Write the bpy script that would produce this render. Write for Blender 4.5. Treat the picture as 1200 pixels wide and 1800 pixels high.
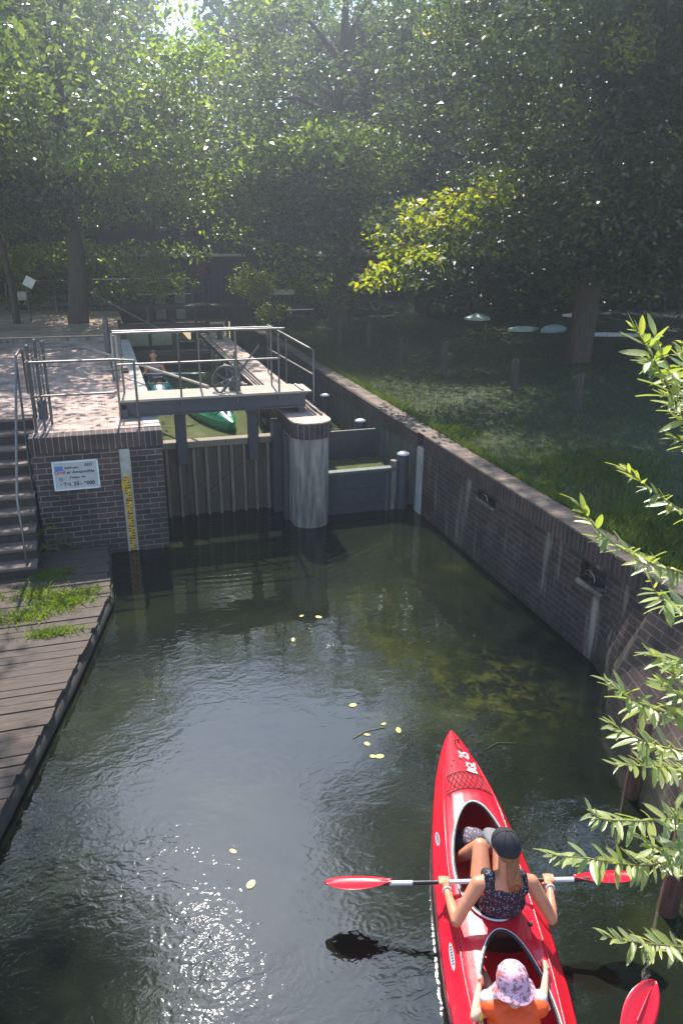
import bpy, bmesh, math, random
import numpy as np
from mathutils import Vector, Matrix, Quaternion
R = math.radians
random.seed(7)
rng = np.random.default_rng(11)
S = bpy.context.scene
C = S.collection
for o in list(bpy.data.objects): bpy.data.objects.remove(o)

# ------------------------------------------------------------------ camera
CAM_H = 4.6
PITCH, ROLL, YAW, F = R(21), R(.65), R(18), 1300.0
_f = Vector((math.sin(YAW)*math.cos(PITCH), math.cos(YAW)*math.cos(PITCH), -math.sin(PITCH)))
_r = Vector((math.cos(YAW), -math.sin(YAW), 0)); _u = _r.cross(_f)
_r2 = _r*math.cos(ROLL) + _u*math.sin(ROLL); _u2 = _u*math.cos(ROLL) - _r*math.sin(ROLL)
cd = bpy.data.cameras.new('camera'); cam = bpy.data.objects.new('camera', cd); C.objects.link(cam)
mw = Matrix((( _r2.x, _u2.x, -_f.x, 0), (_r2.y, _u2.y, -_f.y, 0), (_r2.z, _u2.z, -_f.z, CAM_H), (0, 0, 0, 1)))
cam.matrix_world = mw
cd.sensor_fit = 'VERTICAL'; cd.sensor_height = 36; cd.lens = 36*F/1800
cd.clip_start = .05; cd.clip_end = 2000
S.camera = cam

# ------------------------------------------------------------------ sky, sun, exposure
SUN_EL, SUN_AZ = R(51.5), R(4.9)
w = bpy.data.worlds.new('World'); S.world = w; w.use_nodes = True
nt = w.node_tree; bg = nt.nodes['Background']
sky = nt.nodes.new('ShaderNodeTexSky'); sky.sky_type = 'NISHITA'; sky.sun_disc = False
sky.sun_elevation = SUN_EL; sky.sun_rotation = SUN_AZ; sky.air_density = 1.3; sky.dust_density = .35; sky.ozone_density = 2.5
nt.links.new(sky.outputs[0], bg.inputs[0]); bg.inputs[1].default_value = .15
sl = bpy.data.lights.new('sun', 'SUN'); sl.energy = 4.6; sl.angle = R(.53); sl.color = (1, .94, .84)
so = bpy.data.objects.new('sun', sl); C.objects.link(so)
sd = Vector((math.sin(SUN_AZ)*math.cos(SUN_EL), math.cos(SUN_AZ)*math.cos(SUN_EL), math.sin(SUN_EL)))
so.rotation_euler = sd.to_track_quat('Z', 'Y').to_euler(); so.location = sd*40
S.view_settings.view_transform = 'Standard'; S.view_settings.look = 'None'
S.view_settings.exposure = 1.25; S.view_settings.gamma = 1
S.render.engine = 'CYCLES'
S.cycles.use_denoising = True
S.cycles.max_bounces = 8; S.cycles.diffuse_bounces = 3; S.cycles.glossy_bounces = 3
S.cycles.transmission_bounces = 4; S.cycles.volume_bounces = 0; S.cycles.transparent_max_bounces = 6
S.cycles.caustics_reflective = False; S.cycles.caustics_refractive = False
S.cycles.sample_clamp_indirect = 4; S.cycles.sample_clamp_direct = 7

# ------------------------------------------------------------------ helpers
def tag(o, label=None, cat=None, group=None, kind=None):
    if label: o['label'] = label
    if cat: o['category'] = cat
    if group: o['group'] = group
    if kind: o['kind'] = kind
    return o
def empty(name, label, cat, loc=(0, 0, 0), rz=0, group=None):
    o = bpy.data.objects.new(name, None); C.objects.link(o); o.empty_display_size = .1
    o.location = loc; o.rotation_euler = (0, 0, rz)
    return tag(o, label, cat, group)
class MB:
    """collects shapes, links them as one mesh object"""
    def __init__(s): s.v = []; s.f = []; s.sm = []
    def add(s, vs, fs, smooth=False):
        n = len(s.v); s.v += [tuple(p) for p in vs]; s.f += [tuple(i+n for i in f) for f in fs]; s.sm += [smooth]*len(fs)
        return s
    def box(s, a, b, m=None, bev=0):
        x0, y0, z0 = (min(a[i], b[i]) for i in range(3)); x1, y1, z1 = (max(a[i], b[i]) for i in range(3))
        if bev:
            e = min(bev, .45*min(x1-x0, y1-y0, z1-z0))
            bm = bmesh.new(); bmesh.ops.create_cube(bm, size=1)
            for v in bm.verts: v.co = ((x0+x1)/2+v.co.x*(x1-x0), (y0+y1)/2+v.co.y*(y1-y0), (z0+z1)/2+v.co.z*(z1-z0))
            bmesh.ops.bevel(bm, geom=bm.edges[:], offset=e, segments=1, affect='EDGES')
            bm.verts.index_update(); P = [v.co.copy() for v in bm.verts]; Fs = [[v.index for v in f.verts] for f in bm.faces]; bm.free()
            if m is not None: P = [m @ p for p in P]
            return s.add(P, Fs)
        P = [Vector(p) for p in ((x0,y0,z0),(x1,y0,z0),(x1,y1,z0),(x0,y1,z0),(x0,y0,z1),(x1,y0,z1),(x1,y1,z1),(x0,y1,z1))]
        if m is not None: P = [m @ p for p in P]
        return s.add(P, [(3,2,1,0),(4,5,6,7),(0,1,5,4),(1,2,6,5),(2,3,7,6),(3,0,4,7)])
    def tube(s, pts, rad, n=10, cap=True, flat=1.0, up=None):
        pts = [Vector(p) for p in pts]; k = len(pts)
        if not isinstance(rad, (list, tuple)): rad = [rad]*k
        vs = []; fs = []; prev = None
        for i, p in enumerate(pts):
            t = (pts[min(i+1, k-1)]-pts[max(i-1, 0)])
            if t.length < 1e-9: t = Vector((0, 0, 1))
            t.normalize()
            if prev is None:
                a = Vector(up) if up else (Vector((0, 0, 1)) if abs(t.z) < .9 else Vector((1, 0, 0)))
                prev = a
            x = (prev - t*prev.dot(t)).normalized(); y = t.cross(x); prev = x
            for j in range(n):
                q = 2*math.pi*j/n
                vs.append(p + x*math.cos(q)*rad[i]*flat + y*math.sin(q)*rad[i])
        for i in range(k-1):
            for j in range(n):
                fs.append((i*n+j, i*n+(j+1) % n, (i+1)*n+(j+1) % n, (i+1)*n+j))
        s.add(vs, fs, True)
        if cap:
            s.add([vs[j] for j in range(n)], [tuple(range(n))[::-1]]); s.add([vs[(k-1)*n+j] for j in range(n)], [tuple(range(n))])
        return s
    def ball(s, c, r, seg=16, ring=10, m=None):
        if not isinstance(r, (tuple, list)): r = (r, r, r)
        vs = []; fs = []
        for i in range(ring+1):
            a = math.pi*i/ring
            for j in range(seg):
                b = 2*math.pi*j/seg
                p = Vector((r[0]*math.sin(a)*math.cos(b), r[1]*math.sin(a)*math.sin(b), r[2]*math.cos(a)))
                if m is not None: p = m @ p
                vs.append(p+Vector(c))
        for i in range(ring):
            for j in range(seg):
                fs.append((i*seg+j, (i+1)*seg+j, (i+1)*seg+(j+1) % seg, i*seg+(j+1) % seg))
        return s.add(vs, fs, True)
    def prism(s, poly, z0, z1, smooth=False):
        n = len(poly); vs = [(x, y, z0) for x, y in poly]+[(x, y, z1) for x, y in poly]
        s.add(vs, [tuple(range(n))[::-1], tuple(range(n, 2*n))]); 
        return s.add(vs, [(i, (i+1) % n, n+(i+1) % n, n+i) for i in range(n)], smooth)
    def quad(s, *p): return s.add(p, [tuple(range(len(p)))])
    def build(s, name, mat, parent=None):
        me = bpy.data.meshes.new(name); me.from_pydata([tuple(v) for v in s.v], [], s.f)
        me.polygons.foreach_set('use_smooth', s.sm)
        me.materials.append(mat); me.update()
        o = bpy.data.objects.new(name, me); C.objects.link(o)
        if parent: o.parent = parent
        return o
def npmesh(name, V, nper, mat, parent=None, smooth=False):
    """V: (n, nper, 3) polygons"""
    n = V.shape[0]; me = bpy.data.meshes.new(name)
    me.vertices.add(n*nper); me.vertices.foreach_set('co', V.astype(np.float32).ravel())
    me.loops.add(n*nper); me.loops.foreach_set('vertex_index', np.arange(n*nper, dtype=np.int32))
    me.polygons.add(n); me.polygons.foreach_set('loop_start', (np.arange(n)*nper).astype(np.int32))
    try: me.polygons.foreach_set('loop_total', np.full(n, nper, dtype=np.int32))
    except Exception: pass
    me.materials.append(mat); me.update(calc_edges=True)
    o = bpy.data.objects.new(name, me); C.objects.link(o)
    if parent: o.parent = parent
    return o
def P(px, py, d):
    """point seen along a pixel of the 1200x1800 photograph at distance d"""
    v = _f + _r2*((px-600)/F) - _u2*((py-900)/F)
    return Vector((0, 0, CAM_H)) + v*d

# ------------------------------------------------------------------ materials
def N(t, k, **kw):
    n = t.nodes.new(k)
    for a, b in kw.items():
        try: setattr(n, a, b)
        except Exception: n.inputs[a].default_value = b
    return n
def base_mat(name):
    m = bpy.data.materials.new(name); m.use_nodes = True
    return m, m.node_tree, m.node_tree.nodes['Principled BSDF']
def ramp(t, fac, stops):
    r = t.nodes.new('ShaderNodeValToRGB'); e = r.color_ramp.elements
    while len(e) < len(stops): e.new(.5)
    for k, (p, c) in enumerate(stops): e[k].position = p; e[k].color = (*c, 1)
    t.links.new(fac, r.inputs[0]); return r
def mixc(t, fac, a, b, mode='MIX'):
    m = t.nodes.new('ShaderNodeMix'); m.data_type = 'RGBA'; m.blend_type = mode
    for s, v in ((0, fac), (6, a), (7, b)):
        if hasattr(v, 'links') or isinstance(v, bpy.types.NodeSocket): t.links.new(v, m.inputs[s])
        elif s == 0: m.inputs[0].default_value = v
        else: m.inputs[s].default_value = (*v, 1)
    return m.outputs[2]
def noise(t, scale, detail=4, rough=.55, vec=None, dist=0):
    n = t.nodes.new('ShaderNodeTexNoise'); n.inputs['Scale'].default_value = scale; n.inputs['Detail'].default_value = detail
    n.inputs['Roughness'].default_value = rough; n.inputs['Distortion'].default_value = dist
    if vec is not None: t.links.new(vec, n.inputs['Vector'])
    return n
def pos(t, scale=(1, 1, 1), obj=False):
    if obj:
        g = t.nodes.new('ShaderNodeTexCoord'); o = g.outputs['Object']
    else:
        g = t.nodes.new('ShaderNodeNewGeometry'); o = g.outputs['Position']
    m = t.nodes.new('ShaderNodeMapping'); m.inputs['Scale'].default_value = scale; t.links.new(o, m.inputs[0])
    return m.outputs[0]
def mat(name, col, rough=.6, metal=0, var=.25, scale=6, bump=.1, bscale=40, stretch=(1, 1, 1), col2=None, spec=.5, coat=0, obj=False):
    m, t, b = base_mat(name)
    v = pos(t, stretch, obj)
    n = noise(t, scale, 6, .6, v)
    c2 = col2 if col2 else tuple(x*(1-var) for x in col)
    c1 = tuple(min(1, x*(1+var*.6)) for x in col)
    r = ramp(t, n.outputs[0], [(.3, c2), (.7, c1)])
    t.links.new(r.outputs[0], b.inputs['Base Color'])
    b.inputs['Roughness'].default_value = rough; b.inputs['Metallic'].default_value = metal
    b.inputs['Specular IOR Level'].default_value = spec; b.inputs['Coat Weight'].default_value = coat
    if bump:
        n2 = noise(t, bscale, 5, .6, v); bp = t.nodes.new('ShaderNodeBump'); bp.inputs['Strength'].default_value = bump; bp.inputs['Distance'].default_value = .02
        t.links.new(n2.outputs[0], bp.inputs['Height']); t.links.new(bp.outputs[0], b.inputs['Normal'])
        mr = t.nodes.new('ShaderNodeMapRange'); mr.inputs[3].default_value = max(.05, rough-.12); mr.inputs[4].default_value = min(1, rough+.15)
        t.links.new(n2.outputs[0], mr.inputs[0]); t.links.new(mr.outputs[0], b.inputs['Roughness'])
    return m
def brick(name, axes, c1, c2, mortar, bw=.25, rh=.083, ms=.007, off=.5, streak=0, bump=.5, moss=0):
    """axes: which world axes run along the courses and up the wall"""
    m, t, b = base_mat(name)
    g = t.nodes.new('ShaderNodeNewGeometry'); sp = t.nodes.new('ShaderNodeSeparateXYZ'); t.links.new(g.outputs['Position'], sp.inputs[0])
    cb = t.nodes.new('ShaderNodeCombineXYZ')
    t.links.new(sp.outputs[axes[0]], cb.inputs[0]); t.links.new(sp.outputs[axes[1]], cb.inputs[1])
    # slight waviness of the courses
    nw = noise(t, 3, 2, .5, g.outputs['Position'])
    ad = t.nodes.new('ShaderNodeVectorMath'); ad.operation = 'MULTIPLY_ADD'; t.links.new(nw.outputs['Color'], ad.inputs[0]); ad.inputs[1].default_value = (.02, .012, 0); t.links.new(cb.outputs[0], ad.inputs[2])
    br = t.nodes.new('ShaderNodeTexBrick'); t.links.new(ad.outputs[0], br.inputs['Vector'])
    br.offset = off; br.inputs['Scale'].default_value = 1; br.inputs['Brick Width'].default_value = bw; br.inputs['Row Height'].default_value = rh
    br.inputs['Mortar Size'].default_value = ms; br.inputs['Mortar Smooth'].default_value = .3; br.inputs['Bias'].default_value = 0
    br.inputs['Color1'].default_value = (*c1, 1); br.inputs['Color2'].default_value = (*c2, 1); br.inputs['Mortar'].default_value = (*mortar, 1)
    n = noise(t, 2.2, 8, .65, g.outputs['Position'])
    r = ramp(t, n.outputs[0], [(.3, (.34, .36, .34)), (.7, (1.35, 1.3, 1.25))])
    col = mixc(t, 1, br.outputs[0], r.outputs[0], 'MULTIPLY')
    n5 = noise(t, 45, 4, .7, g.outputs['Position']); r5 = ramp(t, n5.outputs[0], [(.3, (.7, .7, .7)), (.7, (1.2, 1.2, 1.2))])
    col = mixc(t, 1, col, r5.outputs[0], 'MULTIPLY')
    if streak:
        st = t.nodes.new('ShaderNodeMapping'); st.inputs['Scale'].default_value = (4.5, 4.5, .35); t.links.new(g.outputs['Position'], st.inputs[0])
        n2 = noise(t, 1.0, 5, .6, st.outputs[0]); r2 = ramp(t, n2.outputs[0], [(.56, (0, 0, 0)), (.68, (1, 1, 1))])
        n3 = noise(t, 1.1, 3, .5, g.outputs['Position']); r3 = ramp(t, n3.outputs[0], [(.4, (0, 0, 0)), (.62, (streak,)*3)])
        f = mixc(t, 1, r2.outputs[0], r3.outputs[0], 'MULTIPLY')
        col = mixc(t, f, col, (.33, .28, .21))
    if moss:
        mr = t.nodes.new('ShaderNodeMapRange'); mr.inputs[1].default_value = .45; mr.inputs[2].default_value = 0; mr.inputs[3].default_value = 0; mr.inputs[4].default_value = moss
        t.links.new(sp.outputs[2], mr.inputs[0])
        n4 = noise(t, 3, 5, .7, g.outputs['Position'], .5); mm = t.nodes.new('ShaderNodeMath'); mm.operation = 'MULTIPLY'; t.links.new(n4.outputs[0], mm.inputs[0]); t.links.new(mr.outputs[0], mm.inputs[1])
        col = mixc(t, mm.outputs[0], col, (.022, .026, .014))
    t.links.new(col, b.inputs['Base Color']); b.inputs['Roughness'].default_value = .85
    bp = t.nodes.new('ShaderNodeBump'); bp.inputs['Strength'].default_value = bump; bp.inputs['Distance'].default_value = .012
    inv = t.nodes.new('ShaderNodeMath'); inv.operation = 'SUBTRACT'; inv.inputs[0].default_value = 1; t.links.new(br.outputs['Fac'], inv.inputs[1])
    ad2 = t.nodes.new('ShaderNodeMath'); ad2.operation = 'MULTIPLY_ADD'; t.links.new(n5.outputs[0], ad2.inputs[0]); ad2.inputs[1].default_value = .5; t.links.new(inv.outputs[0], ad2.inputs[2])
    t.links.new(ad2.outputs[0], bp.inputs['Height']); t.links.new(bp.outputs[0], b.inputs['Normal'])
    return m
def leafmat(name, cols, trans=.45, rough=.35, tcol=None, spec=.6):
    """leaf: colour varies per leaf; diffuse, translucent and a waxy shine"""
    m, t, b = base_mat(name); nn = t.nodes; L = t.links
    g = nn.new('ShaderNodeNewGeometry')
    k = len(cols); r = ramp(t, g.outputs['Random Per Island'], [(i/(k-1) if k > 1 else 0, c) for i, c in enumerate(cols)])
    L.new(r.outputs[0], b.inputs['Base Color']); b.inputs['Roughness'].default_value = rough; b.inputs['Specular IOR Level'].default_value = spec
    tr = nn.new('ShaderNodeBsdfTranslucent')
    tc = mixc(t, 1, r.outputs[0], tcol or (2.6, 2.6, .7), 'MULTIPLY'); L.new(tc, tr.inputs[0])
    mx = nn.new('ShaderNodeMixShader'); mx.inputs[0].default_value = trans
    L.new(b.outputs[0], mx.inputs[1]); L.new(tr.outputs[0], mx.inputs[2]); L.new(mx.outputs[0], nn['Material Output'].inputs[0])
    return m

M = {}
WB1, WB2, WMO = (.105, .060, .052), (.036, .027, .030), (.25, .22, .21)
M['brick_x'] = brick('brick facing the water', (0, 2), WB1, WB2, WMO, moss=.5)
M['brick_y'] = brick('brick of the long wall', (1, 2), (.075, .044, .038), (.034, .024, .023), (.12, .095, .08), streak=.9, moss=.9)
M['soldier_x'] = brick('upright brick course', (0, 2), (.095, .055, .05), (.06, .038, .04), (.22, .2, .19), bw=.083, rh=.5, off=0)
M['soldier_y'] = brick('upright brick course of the long wall', (1, 2), (.085, .048, .042), (.045, .03, .03), (.14, .12, .11), bw=.083, rh=.5, off=0)
M['coping'] = brick('coping bricks', (0, 1), (.24, .165, .135), (.15, .11, .095), (.10, .11, .06), bw=.5, rh=.083, off=0)
M['paving'] = brick('clay pavers', (0, 1), (.56, .39, .34), (.42, .30, .27), (.26, .21, .17), bw=.21, rh=.105, ms=.006, bump=.3)
M['pier_cap'] = brick('pier cap bricks', (0, 1), (.60, .44, .38), (.48, .36, .31), (.30, .26, .22), bw=.24, rh=.1, bump=.3)
M['concrete'] = mat('weathered concrete', (.31, .265, .225), .85, var=.35, scale=3.5, bump=.3, bscale=30, stretch=(3, 3, .4), col2=(.075, .065, .055))
M['concrete2'] = mat('pale concrete', (.42, .40, .36), .85, var=.3, scale=4, bump=.2, bscale=40)
M['steel'] = mat('galvanised steel', (.20, .19, .185), .45, 1, var=.3, scale=25, bump=.08)
M['dark_steel'] = mat('weathered dark steel', (.12, .12, .13), .5, .7, var=.35, scale=15, bump=.1)
M['blue_steel'] = mat('grey blue painted steel', (.050, .052, .066), .55, 0, var=.3, scale=9, bump=.12, bscale=60)
M['sheet'] = mat('algae streaked sheet piling', (.085, .11, .10), .6, .1, var=.4, scale=4, bump=.2, stretch=(4, 4, .5), col2=(.06, .075, .07))
M['plank_gate'] = mat('wet gate timber', (.085, .062, .045), .6, var=.45, scale=5, bump=.3, stretch=(8, 8, .7))
M['rib'] = mat('weathered timber ribs', (.23, .18, .135), .7, var=.4, scale=5, bump=.3, stretch=(10, 10, .8), col2=(.09, .075, .055))
M['beam_top'] = mat('bleached walkway boards', (.40, .335, .275), .8, var=.3, scale=8, bump=.3, stretch=(.6, 10, 4))
M['deck'] = mat('old deck timber', (.095, .065, .048), .75, var=.5, scale=5, bump=.45, bscale=22, stretch=(.9, 14, 5), col2=(.028, .02, .017))
M['step'] = mat('stair stone', (.17, .12, .095), .8, var=.45, scale=6, bump=.25)
M['riser'] = mat('stair riser brick', (.05, .036, .034), .85, var=.4, scale=9, bump=.25)
M['post'] = mat('dark wooden post', (.05, .042, .036), .8, var=.4, scale=6, bump=.3, stretch=(8, 8, 1))
M['brown_post'] = mat('reddish brown wet timber', (.12, .055, .035), .6, var=.5, scale=6, bump=.3, stretch=(8, 8, 1))
M['bark'] = mat('bark', (.065, .05, .04), .9, var=.5, scale=4, bump=.8, bscale=14, stretch=(5, 5, 1))
M['bark2'] = mat('grey bark', (.10, .09, .075), .85, var=.4, scale=4, bump=.6, bscale=14, stretch=(5, 5, 1.4))
M['twig'] = mat('willow twig', (.20, .17, .06), .5, var=.3, scale=20, bump=.1)
M['soil'] = mat('sandy path', (.36, .26, .19), .9, var=.35, scale=2.5, bump=.4, bscale=25)
M['shed'] = mat('dark blue painted boards', (.035, .045, .075), .7, var=.3, scale=5, bump=.2, stretch=(9, 9, 1))
M['roof'] = mat('dark roof felt', (.012, .014, .02), .95, var=.3, scale=6, bump=.2)
M['white'] = mat('white painted metal', (.70, .71, .72), .4, var=.12, scale=12, bump=.05)
M['pale_board'] = mat('weathered pale boards', (.36, .34, .22), .7, var=.3, scale=7, bump=.2, stretch=(8, 8, 1))
M['black'] = mat('black rubber', (.012, .012, .013), .45, var=.2, scale=30, bump=.1)
M['white_plastic'] = mat('white plastic', (.72, .72, .70), .35, var=.08, scale=20, bump=0)
M['yellow'] = mat('yellow gauge enamel', (.68, .44, .03), .5, var=.25, scale=14, bump=.1, col2=(.45, .22, .03))
M['sign_ink'] = mat('dark lettering', (.02, .02, .025), .5, var=.1, bump=0)
M['sign_red'] = mat('red lettering', (.45, .04, .05), .5, var=.1, bump=0)
M['sign_blue'] = mat('blue panel', (.08, .20, .48), .4, var=.15, bump=0)
M['sign_face'] = mat('sign face', (.46, .45, .46), .4, var=.15, scale=9, bump=.03)
M['skin'] = mat('tanned skin', (.58, .235, .125), .45, var=.16, scale=9, bump=.06, bscale=120, obj=True)  # tan is the skin's own colour
M['skin2'] = mat('pale skin', (.68, .38, .26), .5, var=.10, scale=9, bump=.06, bscale=120, obj=True)
M['hair'] = mat('copper blonde hair', (.38, .17, .07), .45, var=.5, scale=12, bump=.6, bscale=50, stretch=(9, 9, .6), obj=True)
M['cap'] = mat('black cotton', (.022, .022, .026), .8, var=.3, scale=30, bump=.2, bscale=200, obj=True)
M['cap_brim_lit'] = mat('sunlit black brim cloth', (.17, .17, .175), .75, var=.2, scale=30, bump=.2, bscale=200, obj=True)  # black cloth lightened to grey; sun on the brim is painted in
M['orange'] = mat('orange vest fabric', (.95, .095, .010), .55, var=.15, scale=9, bump=.35, bscale=16, obj=True)
M['vest_white'] = mat('white reflective band', (.75, .75, .72), .4, var=.1, scale=30, bump=.15, obj=True)
def principled_sss(m, w=.06):
    b = m.node_tree.nodes['Principled BSDF']; b.inputs['Subsurface Weight'].default_value = w; b.inputs['Subsurface Radius'].default_value = (.6, .2, .1); b.inputs['Subsurface Scale'].default_value = .02
def red_plastic():
    m, t, b = base_mat('glossy red kayak plastic'); v = pos(t, (1, 1, 1), True)
    n = noise(t, 3, 4, .6, v); r = ramp(t, n.outputs[0], [(.3, (.62, .006, .022)), (.7, (.74, .012, .03))])
    ns = noise(t, 55, 6, .75, pos(t, (1, .35, 1), True)); rs = ramp(t, ns.outputs[0], [(.60, (0, 0, 0)), (.72, (.55, .55, .55))]); nb_ = noise(t, 4, 3, .5, v); rb = ramp(t, nb_.outputs[0], [(.45, (0, 0, 0)), (.6, (1, 1, 1))])
    t.links.new(mixc(t, mixc(t, 1, rs.outputs[0], rb.outputs[0], 'MULTIPLY'), r.outputs[0], (.80, .22, .22)), b.inputs['Base Color']); b.inputs['Roughness'].default_value = .3; b.inputs['Coat Weight'].default_value = .35; b.inputs['Coat Roughness'].default_value = .12
    # beads of water and scuffs
    vo = t.nodes.new('ShaderNodeTexVoronoi'); vo.inputs['Scale'].default_value = 95; t.links.new(v, vo.inputs['Vector'])
    n2 = noise(t, 7, 3, .5, v)
    th = t.nodes.new('ShaderNodeMapRange'); th.inputs[1].default_value = .30; th.inputs[2].default_value = .05; t.links.new(vo.outputs['Distance'], th.inputs[0])
    ms = ramp(t, n2.outputs[0], [(.47, (0, 0, 0)), (.6, (1, 1, 1))])
    mu = t.nodes.new('ShaderNodeMath'); mu.operation = 'MULTIPLY'; t.links.new(th.outputs[0], mu.inputs[0]); t.links.new(ms.outputs[0], mu.inputs[1])
    bp = t.nodes.new('ShaderNodeBump'); bp.inputs['Strength'].default_value = .55; bp.inputs['Distance'].default_value = .004
    t.links.new(mu.outputs[0], bp.inputs['Height']); t.links.new(bp.outputs[0], b.inputs['Normal']); t.links.new(bp.outputs[0], b.inputs['Coat Normal'])
    n3 = noise(t, 60, 5, .7, v); mr = t.nodes.new('ShaderNodeMapRange'); mr.inputs[3].default_value = .2; mr.inputs[4].default_value = .42
    t.links.new(n3.outputs[0], mr.inputs[0]); t.links.new(mr.outputs[0], b.inputs['Roughness'])
    return m
M['red'] = red_plastic()
M['green_boat'] = mat('green kayak plastic', (.02, .22, .10), .3, var=.2, scale=5, bump=.03, obj=True)
M['teal_boat'] = mat('teal kayak plastic', (.01, .10, .12), .3, var=.25, scale=5, bump=.03, obj=True)
M['mint'] = mat('pale mint boat skin', (.36, .46, .42), .5, var=.15, scale=5, bump=.05)
M['blue_boat'] = mat('light blue boat skin', (.26, .34, .38), .5, var=.15, scale=5, bump=.05)
def pattern(name, a, b_, c_, scale, dot=.26):
    m, t, b = base_mat(name); v = pos(t, (1, 1, 1), True)
    vo = t.nodes.new('ShaderNodeTexVoronoi'); vo.inputs['Scale'].default_value = scale; t.links.new(v, vo.inputs['Vector'])
    n = noise(t, scale*.9, 3, .6, v, 1.5)
    r = ramp(t, n.outputs[0], [(.0, a), (.47, a), (.53, b_), (1, b_)]); r.color_ramp.interpolation = 'EASE'
    r2 = ramp(t, vo.outputs['Distance'], [(.0, (1, 1, 1)), (dot, (1, 1, 1)), (dot+.08, (0, 0, 0))])
    col = mixc(t, r2.outputs[0], a, r.outputs[0]); n4 = noise(t, scale*.25, 2, .5, v); r4 = ramp(t, n4.outputs[0], [(.52, (0, 0, 0)), (.6, (1, 1, 1))])
    col2 = mixc(t, r4.outputs[0], col, mixc(t, r2.outputs[0], a, c_)); t.links.new(col2, b.inputs['Base Color']); b.inputs['Roughness'].default_value = .85
    return m
M['top'] = pattern('dark floral fabric', (.018, .014, .028), (.55, .30, .34), (.45, .45, .48), 75)
M['sunhat'] = pattern('pink floral cotton', (.74, .40, .52), (.22, .13, .14), (.50, .14, .12), 30, .48)
M['bag'] = pattern('grey lilac patterned fabric', (.10, .08, .10), (.50, .42, .52), (.40, .32, .42), 40)

# leaves
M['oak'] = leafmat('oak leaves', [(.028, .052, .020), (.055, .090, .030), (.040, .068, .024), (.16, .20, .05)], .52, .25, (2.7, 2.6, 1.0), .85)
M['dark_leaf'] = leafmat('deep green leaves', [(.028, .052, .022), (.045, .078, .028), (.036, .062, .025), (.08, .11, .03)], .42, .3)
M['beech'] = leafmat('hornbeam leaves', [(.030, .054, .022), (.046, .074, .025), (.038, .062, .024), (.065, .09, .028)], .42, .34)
M['lime'] = leafmat('lime green leaves', [(.10, .14, .012), (.16, .18, .015), (.05, .08, .015), (.20, .18, .015)], .6, .4, (3.2, 3.0, .5))  # yellow tone stands for sunlight on the hornbeam bough and tips
M['lime_oak'] = leafmat('young and sunlit oak leaves', [(.09, .14, .022), (.15, .20, .03), (.05, .09, .02)], .6, .35)  # pale tone puts sunlight into the leaf colour of the oak boughs
M['bush_lit'] = leafmat('sunlit hedge leaves', [(.14, .17, .025), (.20, .22, .03), (.08, .12, .02)], .6, .4, (2.6, 2.5, .5))  # brightened hedge leaf, with the sunlight put into its colour
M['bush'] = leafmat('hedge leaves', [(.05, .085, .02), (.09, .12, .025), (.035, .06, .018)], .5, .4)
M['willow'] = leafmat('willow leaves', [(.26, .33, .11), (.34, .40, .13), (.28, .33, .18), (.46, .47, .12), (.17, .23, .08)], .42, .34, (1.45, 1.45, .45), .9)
M['willow_overhead'] = leafmat('darkened willow crown leaves', [(.06, .09, .03), (.08, .12, .04), (.10, .12, .05)], .4, .36)  # darkened willow leaf for the unseen crown overhead
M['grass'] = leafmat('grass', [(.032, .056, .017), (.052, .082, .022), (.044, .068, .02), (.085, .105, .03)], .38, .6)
M['grass_bank_lit'] = leafmat('sunlit bank grass', [(.05, .085, .018), (.075, .115, .022), (.04, .065, .018), (.09, .12, .03)], .45, .5)  # lit copy of the lawn grass, sunshine put into the colour
M['grass_lit'] = leafmat('sunlit grass', [(.08, .13, .02), (.12, .17, .025), (.10, .14, .03)], .5, .5)  # brighter lit copy, sun painted into the blades
M['float'] = mat('yellow fallen leaf', (.55, .48, .07), .5, var=.3, scale=30, bump=0)
M['weed'] = leafmat('olive water weed', [(.035, .04, .010), (.05, .055, .012), (.028, .032, .008)], .15, .5)

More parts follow.
